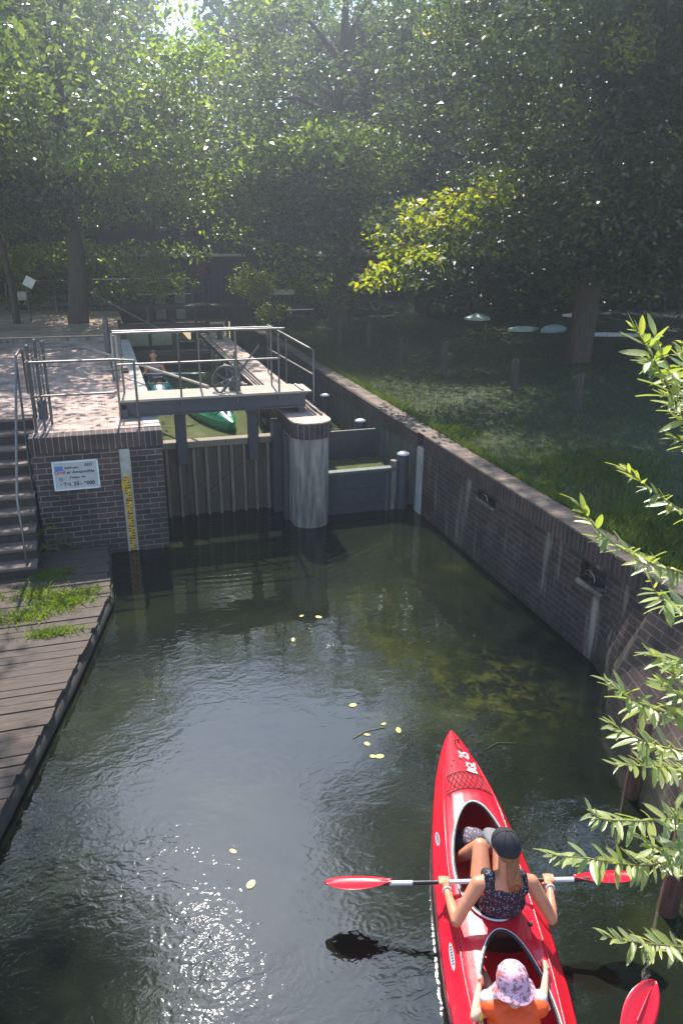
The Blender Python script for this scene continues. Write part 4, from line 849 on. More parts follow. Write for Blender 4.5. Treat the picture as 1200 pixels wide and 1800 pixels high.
# ------------------------------------------------------------------ willow in the right foreground
WL = [[(1110, 575), (1128, 598), (1160, 655), (1205, 740), (1300, 900)], [(1150, 588), (1172, 640), (1215, 700), (1310, 880)], [(1196, 600), (1205, 640), (1260, 760), (1320, 900)], [(1090, 820), (1130, 850), (1200, 900), (1290, 950), (1340, 1010)], [(1180, 700), (1210, 720), (1290, 820), (1330, 950)],
      [(1012, 880), (1060, 942), (1130, 985), (1210, 1012), (1340, 1060)], [(1140, 1015), (1160, 1050), (1215, 1080), (1340, 1120)], [(1160, 1165), (1185, 1185), (1250, 1200), (1350, 1230)], [(1065, 1195), (1110, 1230), (1200, 1262), (1350, 1300)], [(1160, 1200), (1200, 1225), (1350, 1280)],
      [(1070, 1270), (1130, 1303), (1210, 1322), (1360, 1340)], [(1078, 1345), (1145, 1347), (1210, 1352), (1360, 1380)], [(1035, 1425), (1060, 1440), (1130, 1443), (1210, 1440), (1370, 1450)], [(960, 1502), (1040, 1510), (1130, 1521), (1220, 1505), (1370, 1490)], [(1125, 1470), (1170, 1500), (1230, 1510), (1370, 1500)],
      [(1060, 1645), (1110, 1655), (1170, 1662), (1230, 1665), (1380, 1650)], [(1185, 1410), (1200, 1500), (1290, 1560), (1380, 1560)], [(1185, 770), (1240, 800), (1330, 900)], [(1130, 1150), (1215, 1170), (1340, 1210)]]
wt = empty('willow_tree', 'willow reaching its sunlit leafy twigs in from the right edge', 'tree', (6.6, 1.6, 1.38))
wb_ = Vector(wt.location)
def catmull(p, n=8):
    out = []; k = len(p)
    for i in range(k-1):
        p0, p1, p2, p3 = p[max(i-1, 0)], p[i], p[i+1], p[min(i+2, k-1)]
        for j in range(n):
            t = j/n; out.append(.5*((2*p1)+(p2-p0)*t+(2*p0-5*p1+4*p2-p3)*t*t+(3*p1-p0-3*p2+p3)*t**3))
    out.append(p[-1]); return out
stem = [wb_, P(1420, 1700, 3.4), P(1400, 1350, 3.0), P(1380, 1000, 2.8), P(1350, 850, 2.7)]
b = MB(); b.tube([p-wb_ for p in catmull(stem, 6)], [.07-.002*i for i in range(25)], 10); b.build('stem', M['bark2'], wt)
wc = np.vstack([crown_centres((8.6, 5.6, 11.4), (3.4, 3.4, 3.0), 110, inner=.2), crown_centres((6.3, 5.0, 11.8), (1.3, 2.4, 1.8), 30, inner=.1), crown_centres((9.6, 8.4, 10.2), (3.0, 2.6, 2.8), 90, inner=.1)])  # unseen crown added overhead so the water mirrors leaves instead of sky
npmesh('crown', leaves(190, wc, (.6, .6, .35), .19, .42)-np.array(wb_), 4, M['willow_overhead'], wt)
b = MB(); b.tube([Vector((0, 0, -.1)), Vector((.6, .8, 3)), Vector((1.4, 2.2, 6.5)), Vector((2.0, 3.6, 9.5))], [.3, .24, .18, .08], 12)
for i in range(0, 140, 9): e_ = Vector(wc[i])-wb_; b.tube([Vector((1.2, 1.8, 5.6)), Vector((1.2, 1.8, 5.6)).lerp(e_, .5)+Vector((0, 0, .5)), e_], [.07, .04, .012], 6)
b.build('trunk', M['bark2'], wt)
def willow_leaf(p, d, nrm, L, W, curve):
    s = d.cross(nrm).normalized(); n = nrm; prof = [(0, .12), (.18, .75), (.42, 1), (.7, .8), (.9, .38), (1, .0)]
    l = []; r_ = []; m = []
    for t, w_ in prof:
        c = p+d*(L*t)-n*(curve*L*t*t); l.append(c+s*W*w_+n*.12*W); r_.append(c-s*W*w_+n*.12*W); m.append(c-n*.12*W)
    vs = l+m+r_; k = len(prof); fs = []
    for i in range(k-1): fs += [(i, i+1, k+i+1, k+i), (k+i, k+i+1, 2*k+i+1, 2*k+i)]
    return vs, fs
random.seed(5)
for bi, pl in enumerate(WL):
    d0 = random.Random(bi*7+1).uniform(1.75, 2.25); k = len(pl)
    pts = [P(x, y, d0+(i/(k-1))**2*(.45+.1*(bi % 3))) for i, (x, y) in enumerate(pl)]
    cp = catmull(pts, 10); b = MB(); n = len(cp)
    brn = empty if False else None
    b.tube([p-wb_ for p in cp], [.0012+.0035*(i/n) for i in range(n)], 6); tw = b.build('branch', M['twig'], wt)
    lf = MB(); acc = 0; side = 1; total = 0
    for i in range(n-1):
        seg = cp[i+1]-cp[i]; total += seg.length
        if total > 1.05: break
        acc += seg.length
        while acc > .0105:
            acc -= .0105; side = -side; t = seg.normalized()
            g = random.random()
            axis = Quaternion(t, random.uniform(-1.1, 1.1)+(0 if side > 0 else math.pi)) @ (t.cross(Vector((0, 0, 1))).normalized())
            young = max(0, 1-total/.14)
            d = (-t*(.55+.5*young+random.uniform(-.15, .25))+axis*(.8-.25*young)+Vector((0, 0, -.12+.5*young*random.random()))).normalized()
            nr = (Vector((0, 0, 1))+Vector((random.uniform(-.6, .6), random.uniform(-.6, .6), 0))); nr = (nr-d*nr.dot(d)).normalized()
            L_ = random.uniform(.036, .078)*(1-.35*young); L_ *= 1.25 if bi < 3 else 1
            vs, fs = willow_leaf(cp[i]-wb_, d, nr, L_, L_*random.uniform(.10, .17), random.uniform(.0, .35)); lf.add(vs, fs, True)
    lf.build('leaves', M['willow'], tw)

# ------------------------------------------------------------------ kayaks
def interp(tab, s):
    for (a, va), (c, vc) in zip(tab, tab[1:]):
        if s <= c: 
            t = (s-a)/(c-a); t = max(0, t); return va+(vc-va)*t
    return tab[-1][1]
class Kayak:
    L = 4.7
    Wt = [(0, .014), (.03, .032), (.08, .058), (.15, .086), (.28, .128), (.45, .175), (.65, .225), (.87, .264), (1.2, .315), (1.6, .355), (2.1, .375), (2.5, .38), (3.0, .35), (3.6, .26), (4.2, .14), (4.6, .05), (4.7, .01)]
    Gt = [(0, .19), (.2, .185), (.5, .18), (.9, .175), (1.6, .175), (2.4, .17), (3.2, .18), (4.2, .22), (4.7, .29)]
    Rt = [(0, .205), (.2, .235), (.5, .285), (.85, .34), (1.0, .375), (1.13, .37), (1.5, .335), (2.1, .325), (2.3, .335), (2.8, .325), (3.4, .33), (4.2, .30), (4.7, .30)]
    Pt = [(0, 1), (.25, .985), (.5, .90), (.70, .74), (.76, .62), (.9, .22), (1, 0)]
    cock = [(1.64, .51, .235), (2.76, .52, .24)]
    def __init__(s, sc=1.0): s.sc = sc
    def w(s, t): return interp(s.Wt, t)
    def z(s, t, x):
        wv = s.w(t); v = min(1, abs(x)/wv); g = interp(s.Gt, t); r = interp(s.Rt, t); return g+(r-g)*interp(s.Pt, v)
    def P(s, t, x, dz=0): return Vector((x, 2.35-t, s.z(t, x)+dz))
    def e(s, c, t, x):
        # egg shaped opening, narrower at the front
        a = (t-c[0])/c[1]; bb = c[2]*(.92+.16*a); return a*a+(x/bb)**2
    def build(s, parent, m, cockpits=True):
        nS, nV = 150, 44; S_ = [s.L*(.5-.5*math.cos(math.pi*(.04+.96*i/nS)))*1 for i in range(nS+1)]; S_ = [s.L*i/nS for i in range(nS+1)]
        g = []
        for t in S_:
            wv = s.w(t); g.append([[t, wv*(2*j/nV-1)] for j in range(nV+1)])
        kill = set()
        if cockpits:
            for c in s.cock:
                ins = [[s.e(c, *p) < 1 for p in row] for row in g]
                for i in range(nS):
                    for j in range(nV):
                        if ins[i][j] and ins[i+1][j] and ins[i][j+1] and ins[i+1][j+1]: kill.add((i, j))
                for i in range(nS+1):
                    for j in range(nV+1):
                        if ins[i][j]:
                            t, x = g[i][j]; e = math.sqrt(max(1e-6, s.e(c, t, x)))
                            if e > .55: g[i][j] = [c[0]+(t-c[0])/e, x/e]
        b = MB(); vs = []; 
        for row in g:
            for t, x in row: vs.append(s.P(t, max(-s.w(t), min(s.w(t), x))))
        fs = [(i*(nV+1)+j, i*(nV+1)+j+1, (i+1)*(nV+1)+j+1, (i+1)*(nV+1)+j) for i in range(nS) for j in range(nV) if (i, j) not in kill]
        b.add(vs, fs, True); b.build('deck', m, parent)
        b = MB(); vs = []; hp = [(-1, 0), (-1.0, -.35), (-.93, -.75), (-.6, -1), (0, -1.08), (.6, -1), (.93, -.75), (1.0, -.35), (1, 0)]
        for t in S_:
            wv = s.w(t); gz = interp(s.Gt, t); zb = -.10+ (.36*max(0, 1-t/.5)**2) + (.36*max(0, 1-(s.L-t)/.5)**2); zb = min(zb, gz-.01)
            for (a, q_) in hp: vs.append((a*wv*(1.012 if abs(a) > .9 and q_ > -.5 else 1), 2.35-t, gz+(gz-zb)*q_ if True else 0))
        k = len(hp); fs = [(i*k+j, (i+1)*k+j, (i+1)*k+j+1, i*k+j+1) for i in range(nS) for j in range(k-1)]
        fs.append(tuple(range(k))); b.add(vs, fs, True); b.build('hull', m, parent)
        if not cockpits: return
        b = MB()
        S2 = [t for t in S_ if .55 < t < 4.1]; b.add([v for t in S2 for v in ((-s.w(t)*.96, 2.35-t, .035), (s.w(t)*.96, 2.35-t, .035))], [(2*i, 2*i+2, 2*i+3, 2*i+1) for i in range(len(S2)-1)])
        b.build('cockpit_floor', m, parent)
        for c in s.cock:
            n = 56; ring_ = []
            for i in range(n+1):
                a = 2*math.pi*i/n; ta = c[0]+c[1]*math.cos(a)
                bb = c[2]*(.92+.16*math.cos(a)); ring_.append((ta, bb*math.sin(a)))
            b = MB(); b.tube([s.P(t, x*1.0, .014) for t, x in ring_], .010, 8, cap=False, flat=1.3); rm = b.build('cockpit_rim', M['black'], parent)
            b = MB(); b.tube([s.P(c[0]+(t-c[0])*1.022, x*1.045, .017) for t, x in ring_], .0075, 8, cap=False); b.build('rim_highlight', M['white_plastic'], rm)  # pale tube drawn as the highlight along the black rim
KX = Vector((2.068, 2.91, 0)); KRZ = -R(17.64)
ky = empty('red_kayak', 'glossy red two seat kayak with white lettering and bow net', 'kayak', KX, KRZ)
K = Kayak(); K.build(ky, M['red'])
b = MB()
for sx in (-1, 1):
    b.tube([K.P(t, sx*K.w(t)*.73, .004) for t in np.linspace(.5, 4.2, 40)], .006, 6)
b.build('deck_line', M['red'], ky)
b = MB()  # bow net
cs = []
for k in range(9):
    f0 = -1+k*.25
    for sgn_ in (1, -1):
        p_ = []
        for q_ in range(10):
            u_ = q_/9; t = .70+.24*u_; xw = K.w(t)*.66; x = xw*(f0+sgn_*.5*u_)
            if abs(x) <= xw: 
                t2 = t+.05*(x/xw)**2; p_.append(K.P(t2, x, .007+.003*math.sin(q_*3)))
        if len(p_) > 2: b.tube(p_, .003, 5)
b.tube([K.P(.70+.05*v*v, v*K.w(.7)*.66, .008) for v in np.linspace(-1, 1, 12)], .004, 6); b.tube([K.P(.95+.05*v*v, v*K.w(.95)*.66, .008) for v in np.linspace(-1, 1, 12)], .0045, 6)
b.build('bow_net', M['black'], ky)
b = MB(); b.tube([K.P(.18, .01, .01), K.P(.24, -.01, .03), K.P(.33, .02, .02), K.P(.37, .04, .008)], .006, 6); b.ball(K.P(.20, .03, .02), .014, 8, 6); b.build('carry_toggle', M['black'], ky)
for t, x in ((.52, -.06), (.6, -.09), (.72, -.13), (.95, -.17), (.95, .17), (.5, .08), (1.02, -.16)): b = MB(); b.ball(K.P(t, x, .004), .007, 8, 4); b.build('deck_fitting', M['black'], ky)
# lettering on the right of the foredeck, read along the boat
def decktext(body, size, t, x, m, rot, parent, nm='lettering', xs=1):
    p = K.P(t, x, .0); e = .03
    dx = (K.P(t, x+e)-K.P(t, x-e)).normalized(); dy = (K.P(t-e, x)-K.P(t+e, x)).normalized(); nz = dx.cross(dy).normalized(); 
    dy = nz.cross(dx)
    Mx = Matrix(((dx.x, dy.x, nz.x, p.x+nz.x*.004), (dx.y, dy.y, nz.y, p.y+nz.y*.004), (dx.z, dy.z, nz.z, p.z+nz.z*.004), (0, 0, 0, 1)))
    return text(body, size, m, parent, Mx @ Matrix.Rotation(rot, 4, 'Z'), nm, ext=.0015, xs=xs, bold=.0022)
decktext('25', .125, .45, .082, M['white_plastic'], R(84), ky, xs=1.0)
decktext('BGL', .125, .635, .115, M['white_plastic'], R(84), ky, xs=.85)
for (t, x, L_) in ((1.34, -.295, .075), (2.33, -.325, .10)):
    b = MB(); pl = []
    for a in np.linspace(0, 2*math.pi, 17)[:-1]: pl.append(K.P(t+L_*math.cos(a), x+.013*math.sin(a), .004))
    b.add(pl, [tuple(range(16))]); sk_ = b.build('sticker', M['sign_face'], ky)
    b = MB()
    for q_ in range(7): b.add([K.P(t-L_*.7+q_*L_*.2+dt, x+dx_, .0055) for dt, dx_ in ((0, -.006), (0, .006), (L_*.1, .006), (L_*.1, -.004))], [(0, 1, 2, 3)])
    b.build('sticker_print', M['sign_ink'], sk_)
b = MB()
for v in np.linspace(0, 1, 2): pass
n = 14; vs = []
for i in range(n+1):
    a = math.pi*(i/n)-math.pi/2; x = .17*math.sin(a)+.06; y = .235-.05*math.cos(a)-.0
    for z in (.09, .20, .31): vs += [(x, y-.02*(z-.1), z), (x, y-.03-.02*(z-.1), z)]
fs = []
for i in range(n):
    for j in (0, 2): a = i*6; fs += [(a+j, a+6+j, a+6+j+2, a+j+2), (a+j+1, a+j+3, a+6+j+3, a+6+j+1)]
    fs += [(i*6+4, i*6+10, i*6+11, i*6+5)]
b.add(vs, fs, True); b.build('backrest', M['black'], ky)
b = MB(); b.box((-.14, .23, .036), (.2, .6, .08), bev=.02); b.box((-.2, -.62, .036), (.12, -.3, .08), bev=.02); b.build('seat', M['black'], ky)
b = MB(); b.add([K.P(2.56, .2, .0)+Vector((-.01, 0, -.03)), K.P(2.70, .22, .0)+Vector((-.01, 0, -.03)), K.P(2.70, .2, 0)+Vector((-.02, 0, -.09)), K.P(2.56, .18, 0)+Vector((-.02, 0, -.09))], [(0, 1, 2, 3)]); b.build('inner_label', M['white_plastic'], ky)

# small boats in the chamber
for (nm, x, y, rz, m, lb) in (('green_kayak', 1.85, 14.05, R(190), 'green_boat', 'green kayak waiting in the full lock chamber seen under the beam'), ('teal_kayak', 1.12, 16.6, R(178), 'teal_boat', 'dark teal kayak with a paddler along the left lock wall')):
    o = empty(nm, lb, 'kayak', (x, y, 1.2), rz); o.scale = (.82, .6 if nm == 'green_kayak' else .78, .95); Kayak().build(o, M[m])
o = bpy.data.objects.get('green_kayak')
b = MB(); b.add([K.P(t, x, .012) for t, x in ((.35, -.05), (.35, .05), (1.0, .17), (1.0, -.17))], [(0, 1, 2, 3)]); b.add([K.P(t, x, .02) for t, x in ((1.2, -.16), (1.2, .16), (1.5, .14), (1.5, -.14))], [(0, 1, 2, 3)]); b.build('deck_reflection', M['mint'], o)  # mint shapes stand for bright reflections on the kayak
b = MB(); b.tube([K.P(t, 0, .03) for t in (.5, .8, 1.1)], .02, 6); b.tube([K.P(.75, x_, .015) for x_ in (-.2, -.1, 0, .1, .2)], .018, 6); b.build('deck_strap', M['black'], o)

# ------------------------------------------------------------------ paddles
def blade(b, L, W, mtx, cup=.02):
    n, k = 22, 9; vs = []
    for i in range(n+1):
        t = i/n; w_ = W*(.16+.84*math.sin(math.pi*min(1, t*1.02)**.75)**.75) if t < .985 else W*.12
        w_ = W*max(.08, (math.sin(math.pi*(t**1.25*.97+.03)))**.62)
        if t < .12: w_ = max(W*.16, w_*.8)
        for sd_ in (0, 1):
            for j in range(k):
                v = j/(k-1)*2-1; z = cup*(v*v)-cup*.6*math.sin(math.pi*t)+(.004 if sd_ else 0)+(.008 if abs(v) < .2 and not sd_ == 0 else 0)*(1-t)
                vs.append(mtx @ Vector((L*t, v*w_*.5*(1+.12*(v > 0)), z)))
    fs = []
    for i in range(n):
        a = i*2*k
        for j in range(k-1): fs += [(a+j, a+2*k+j, a+2*k+j+1, a+j+1), (a+k+j, a+k+j+1, a+3*k+j+1, a+3*k+j)]
        fs += [(a, a+k, a+3*k, a+2*k), (a+k-1, a+3*k-1, a+4*k-1, a+2*k-1)]
    fs += [tuple(range(k))+tuple(range(2*k-1, k-1, -1)), tuple(range(n*2*k+k-1, n*2*k-1, -1))+tuple(range(n*2*k+k, n*2*k+2*k))]
    b.add(vs, fs, True)
def w2k(x, y, z): return Matrix.Translation(KX) @ Matrix.Rotation(KRZ, 4, 'Z') @ Vector((x, y, z))
pd = empty('double_paddle', 'double bladed paddle with red blades and grey shaft held by the woman', 'paddle', KX, KRZ)
PA, PB = Vector((-1.155, .525, .28)), Vector((1.01, .405, .49)); pdir = (PB-PA).normalized()
def pp(x): return PA+pdir*((x-PA.x)/pdir.x)
Mx = Matrix.Rotation(math.atan2(pdir.y, pdir.x), 4, 'Z') @ Matrix.Rotation(-math.asin(pdir.z), 4, 'Y')
b = MB(); b.tube([pp(-.74), pp(.66)], .0145, 12); b.build('shaft', M['black'], pd)
for (x0, x1) in ((-.70, -.54), (-.29, .06), (.42, .555)):
    b = MB(); b.tube([pp(x0), pp(x1)], .0158, 12); b.build('shaft_sleeve', M['white_plastic'], pd)
b = MB(); blade(b, .47, .175, Matrix.Translation(pp(-.685)) @ Mx @ Matrix.Rotation(math.pi, 4, 'Z') @ Matrix.Rotation(R(20), 4, 'X')); b.build('blade', M['red'], pd)
b = MB(); blade(b, .46, .175, Matrix.Translation(pp(.56)) @ Mx @ Matrix.Rotation(R(-24), 4, 'X')); b.build('blade', M['red'], pd)
p2 = empty('spare_paddle', 'single red paddle blade rising at the bottom right corner', 'paddle', KX, KRZ)
t0 = Vector((.48, -.72, .42)); t1 = Vector((.765, -.385, .56)); d = (t1-t0); Lb = d.length; xa = d.normalized(); ya = Vector((0, 0, 1)).cross(xa).normalized(); za = xa.cross(ya)
mt = Matrix(((xa.x, ya.x, za.x, t0.x), (xa.y, ya.y, za.y, t0.y), (xa.z, ya.z, za.z, t0.z), (0, 0, 0, 1)))
b = MB(); blade(b, Lb, .175, mt @ Matrix.Rotation(R(25), 4, 'X'), .012); b.build('blade', M['red'], p2)
b = MB(); b.tube([t0+d*.45+Vector((0, 0, .004)), t0+d*.9+Vector((0, 0, .004))], [.008, .002], 8); b.build('blade_spine', M['red'], p2)
b = MB(); b.tube([t0+d*.1, t0-xa*1.0], .015, 10); b.build('shaft', M['black'], p2)

# ------------------------------------------------------------------ people
def caps(b, a, r0, c, r1, n=12):
    a, c = Vector(a), Vector(c); b.ball(a, r0, 14, 10); b.ball(c, r1, 14, 10); b.tube([a, a.lerp(c, .5), c], [r0, (r0+r1)/2, r1], 14)
def chain(b, pts, rs):
    for i in range(len(pts)-1): caps(b, pts[i], rs[i], pts[i+1], rs[i+1])
def remesh(b, name, m, parent, voxel=.006, smooth=6):
    o = b.build(name+'_raw', m); md = o.modifiers.new('r', 'REMESH'); md.mode = 'VOXEL'; md.voxel_size = voxel; md.use_smooth_shade = True
    sm = o.modifiers.new('s', 'SMOOTH'); sm.factor = .5; sm.iterations = smooth
    dg = bpy.context.evaluated_depsgraph_get(); me = bpy.data.meshes.new_from_object(o.evaluated_get(dg))
    bpy.data.objects.remove(o); me.materials.clear(); me.materials.append(m); me.name = name
    me.polygons.foreach_set('use_smooth', [True]*len(me.polygons))
    n = bpy.data.objects.new(name, me); C.objects.link(n); n.parent = parent; return n
def grip_hand(b, c, ax, wrist, s=1.0, thumb=1):
    """fist closed on a bar through c along ax; wrist: where the forearm comes from"""
    c = Vector(c); ax = Vector(ax).normalized(); wv = (Vector(wrist)-c).normalized(); wv = (wv-ax*wv.dot(ax)).normalized(); up = ax.cross(wv).normalized()
    if up.z < 0: up = -up
    pc = c+wv*.035*s+up*.022*s
    b.ball(pc, (.022*s,)*3, 10, 8); 
    for k in range(4):
        o = ax*((k-1.5)*.0195*s); ln = (.92, 1.0, .96, .8)[k]*s; r = (.0085, .009, .0087, .0078)[k]*s
        kn = c+o+up*.03*s+wv*.012*s
        chain(b, [pc+o*.9, kn, c+o+up*.026*s-wv*.022*s*ln, c+o-up*.004*s-wv*.029*s*ln, c+o-up*.024*s-wv*.006*s], [r*1.35, r*1.1, r, r*.95, r*.85])
    th = -ax*.045*s*thumb
    chain(b, [pc+wv*.02*s+th*.5, c+th*.95+wv*.02*s-up*.012*s, c+th*.8-wv*.012*s-up*.026*s], [.013*s, .0105*s, .009*s])
    caps(b, pc, .021*s, Vector(wrist), .022*s)
def head(b, c, s, yaw, pitch):
    c = Vector(c); Rm = Matrix.Rotation(yaw, 3, 'Z') @ Matrix.Rotation(pitch, 3, 'X')
    def q(x, y, z): return c+Rm @ Vector((x, y, z))*s
    m = Rm.to_4x4()
    b.ball(c, (.072*s, .09*s, .092*s), 20, 14, Rm); b.ball(q(0, .02, -.045), (.055*s, .068*s, .06*s), 16, 10, Rm)
    caps(b, q(0, .082, -.005), .010*s, q(0, .103, -.035), .013*s)     # nose
    b.ball(q(0, .085, -.062), (.022*s, .010*s, .007*s), 10, 6, Rm); b.ball(q(0, .078, -.095), .02*s, 10, 6)  # lips, chin
    for sx in (-1, 1):
        b.ball(q(sx*.074, -.005, -.015), (.009*s, .018*s, .028*s), 10, 8, Rm); b.ball(q(sx*.03, .075, .018), (.017*s, .010*s, .007*s), 10, 6, Rm)
    return q
wo = empty('person', 'woman in black cap and dark floral top paddling in the front seat', 'person', KX, KRZ)
b = MB()
hip = Vector((.04, .36, .155)); chest = Vector((.035, .275, .50)); neck = Vector((.03, .255, .70))
# pelvis and torso
b.ball(hip, (.165, .125, .11), 18, 12); b.ball((.038, .32, .27), (.135, .095, .12), 18, 12); b.ball((.036, .285, .42), (.15, .10, .15), 18, 12); b.ball((.034, .265, .56), (.165, .092, .12), 18, 12)
chain(b, [(.034, .26, .60), (.03, .262, .70), (.03, .285, .775)], [.085, .052, .05])
shL, shR = Vector((-.145, .245, .60)), Vector((.205, .262, .60))
caps(b, (.0, .262, .625), .055, shL, .05); caps(b, (.06, .265, .625), .055, shR, .05)
elL, elR = Vector((-.288, .135, .40)), Vector((.335, .155, .40)); wrL, wrR = pp(-.325)+Vector((.012, -.08, .004)), pp(.385)+Vector((-.010, -.08, .004))
chain(b, [shL, shL.lerp(elL, .5)+Vector((-.005, 0, 0)), elL], [.052, .045, .037]); chain(b, [elL, elL.lerp(wrL, .35), wrL], [.038, .037, .023])
chain(b, [shR, shR.lerp(elR, .5)+Vector((.005, 0, 0)), elR], [.052, .045, .037]); chain(b, [elR, elR.lerp(wrR, .35), wrR], [.038, .037, .023])
grip_hand(b, pp(-.325), pdir, wrL, 1, -1); grip_hand(b, pp(.385), pdir, wrR, 1, 1)
# legs
kL, fL = Vector((-.03, .735, .43)), Vector((-.17, .90, .12)); kR, fR = Vector((.115, .74, .43)), Vector((.10, 1.02, .10))
chain(b, [hip+Vector((-.08, .02, 0)), (-.05, .55, .30), kL], [.095, .078, .056]); chain(b, [kL, kL.lerp(fL, .4), fL], [.055, .052, .034])
chain(b, [hip+Vector((.08, .02, 0)), (.11, .55, .30), kR], [.095, .078, .056]); chain(b, [kR, kR.lerp(fR, .4), fR], [.055, .052, .034])
for f_, dx_ in ((fL, -.03), (fR, .02)):
    chain(b, [f_, f_+Vector((dx_, .08, -.03)), f_+Vector((dx_*1.5, .17, -.035))], [.034, .033, .026])
    for t_ in range(5): caps(b, f_+Vector((dx_*1.5-.026+.013*t_, .165, -.035)), .0105, f_+Vector((dx_*1.5-.028+.0135*t_, .2-.006*t_, -.04)), .008)
hc = Vector((.025, .305, .875)); q = head(b, hc, 1.0, R(32), R(-4))
principled_sss(M['skin']); principled_sss(M['skin2'])
remesh(b, 'body', M['skin'], wo, .0045, 4)
b = MB()
for sx in (-1, 1): b.ball(q(sx*.03, .082, .014), .0085, 10, 8)
b.build('eyes', M['vest_white'], wo)
# top
b = MB()
b.ball((.038, .32, .28), (.143, .103, .12), 18, 12); b.ball((.036, .285, .42), (.158, .108, .14), 18, 12); b.ball((.034, .262, .55), (.155, .104, .10), 18, 12)
for sx in (-1, 1):
    xx = .03+sx*.108; chain(b, [(xx, .215, .59), (xx-sx*.004, .25, .676), (xx, .335, .60)], [.042, .036, .036])
remesh(b, 'tank_top', M['top'], wo, .006, 4)
b = MB(); b.ball((.04, .40, .17), (.175, .14, .11), 16, 10); caps(b, (-.045, .43, .22), .10, (-.052, .53, .275), .092); caps(b, (.125, .43, .22), .10, (.115, .53, .275), .092); remesh(b, 'shorts', M['cap'], wo, .008, 4)
# cap
Rm = Matrix.Rotation(R(32), 3, 'Z') @ Matrix.Rotation(R(-4), 3, 'X')
b = MB(); vs = []; fs = []
n, k = 28, 12
for i in range(k+1):
    a = (math.pi*.56)*i/k
    for j in range(n):
        u_ = 2*math.pi*j/n; bk = 1 if math.sin(u_) < 0 else 0
        rr = math.sin(a); zz_ = math.cos(a)
        p = Vector((.088*rr*math.cos(u_), .106*rr*math.sin(u_), .098*zz_+.012-(.02*(i/k)**2*bk))); vs.append(hc+Rm @ p)
for i in range(k):
    for j in range(n): fs.append((i*n+j, (i+1)*n+j, (i+1)*n+(j+1) % n, i*n+(j+1) % n))
b.add(vs, fs, True); b.ball(hc+Rm @ Vector((0, 0, .112)), (.009, .009, .005), 8, 6)
for a in range(6):
    u_ = a*math.pi/3+.5; b.tube([hc+Rm @ Vector((.0895*math.sin(w_)*math.cos(u_), .1075*math.sin(w_)*math.sin(u_), .0995*math.cos(w_)+.012)) for w_ in np.linspace(.1, 1.55, 10)], .0016, 5)
cp_ = b.build('cap', M['cap'], wo)
b = MB(); vs = []; n2 = 16
for sd_ in (0, 1):
    for i in range(n2+1):
        u_ = math.pi*(.14+.72*i/n2)
        for rr in (0, .33, .66, 1):
            ext = rr*.092*math.sin((u_-math.pi*.14)/(.72)*1.0)**.6 if 0 < i < n2 else 0
            x = .086*math.cos(u_)*(1+.05*rr); y = .103*math.sin(u_)+ext; vs.append(hc+Rm @ Vector((x, y, .012-.02*rr*rr+.10*(0)-.12*x*x*8-(.003 if sd_ else 0))))
fs = []
o_ = (n2+1)*4
for i in range(n2):
    for j in range(3): a = i*4+j; fs += [(a, a+1, a+5, a+4), (o_+a, o_+a+4, o_+a+5, o_+a+1)]
    a = i*4+3; fs.append((a, o_+a, o_+a+4, a+4))
b.add(vs, fs, True); b.build('brim', M['cap_brim_lit'], cp_)
# hair: loose pony tail over the right shoulder blade
b = MB()
b.ball(q(0, -.035, -.03), (.078, .062, .07), 16, 10, Rm)
for k in range(16):
    st_ = q(-.03+.004*k, -.075, -.05)
    chain(b, [st_, Vector((.028+.0045*k, .20+.002*(k%3), .76)), Vector((.035+.0058*k, .175-.0006*k, .68)), Vector((.04+.0055*k, .168+.001*k, .625+.02*math.sin(k*2.1)))], [.010, .008, .006, .003])
b.build('hair', M['hair'], wo)
for wr_ in (wrL, wrR): b = MB(); torus(b, wr_+Vector((0, 0, .003)), .027, .006, (Vector((1, 0, .1)), Vector((0, .35, .9)).normalized()), 16); b.build('bracelet', M['white_plastic'], wo)
b = MB(); b.ball((-.015, .985, .23), (.095, .10, .09), 18, 12); b.ball((.04, .95, .27), (.06, .05, .07), 14, 10); b.ball((-.05, 1.03, .2), (.07, .08, .1), 14, 10); bg_ = remesh(b, 'fabric_bag', M['bag'], None, .008, 3); bg_.location = KX; bg_.rotation_euler = (0, 0, KRZ); tag(bg_, 'lilac patterned cloth bag in front of the woman in the kayak', 'bag')
b = MB(); b.ball((-.09, 1.05, .14), (.12, .10, .09), 18, 12); o = remesh(b, 'dark_bundle', M['cap'], None, .008, 3); o.location = KX; o.rotation_euler = (0, 0, KRZ); tag(o, 'black bundle lying beside the patterned bag in the front cockpit', 'bundle')

# child
ch = empty('person', 'child in pink sun hat and orange vest sitting in the second seat holding the rim', 'person', KX, KRZ)
b = MB(); cx = -.055
b.ball((cx+.01, -.50, .12), (.11, .10, .09), 16, 10); b.ball((cx+.005, -.50, .27), (.10, .075, .13), 16, 10); b.ball((cx, -.50, .39), (.105, .07, .09), 16, 10); chain(b, [(cx, -.495, .42), (cx-.01, -.49, .52)], [.05, .036])
s1, s2 = Vector((cx-.115, -.47, .47)), Vector((cx+.115, -.47, .47)); caps(b, (cx-.02, -.48, .46), .04, s1, .037); caps(b, (cx+.02, -.48, .46), .04, s2, .037)
e1 = Vector((-.275, -.475, .375)); h1 = K.P(2.58, -.20, .03); w1 = h1+Vector((-.012, -.045, .012)); e2 = Vector((.13, -.42, .36)); h2 = K.P(2.48, .225, .03); w2 = h2+Vector((-.01, -.05, .015))
chain(b, [s1, s1.lerp(e1, .5), e1], [.036, .031, .026]); chain(b, [e1, e1.lerp(w1, .4), w1], [.026, .025, .017]); chain(b, [s2, s2.lerp(e2, .5), e2], [.036, .031, .026]); chain(b, [e2, e2.lerp(w2, .4), w2], [.026, .025, .017])
grip_hand(b, h1, (.1, 1, 0), w1, .72, 1); grip_hand(b, h2, (-.1, 1, 0), w2, .72, -1)
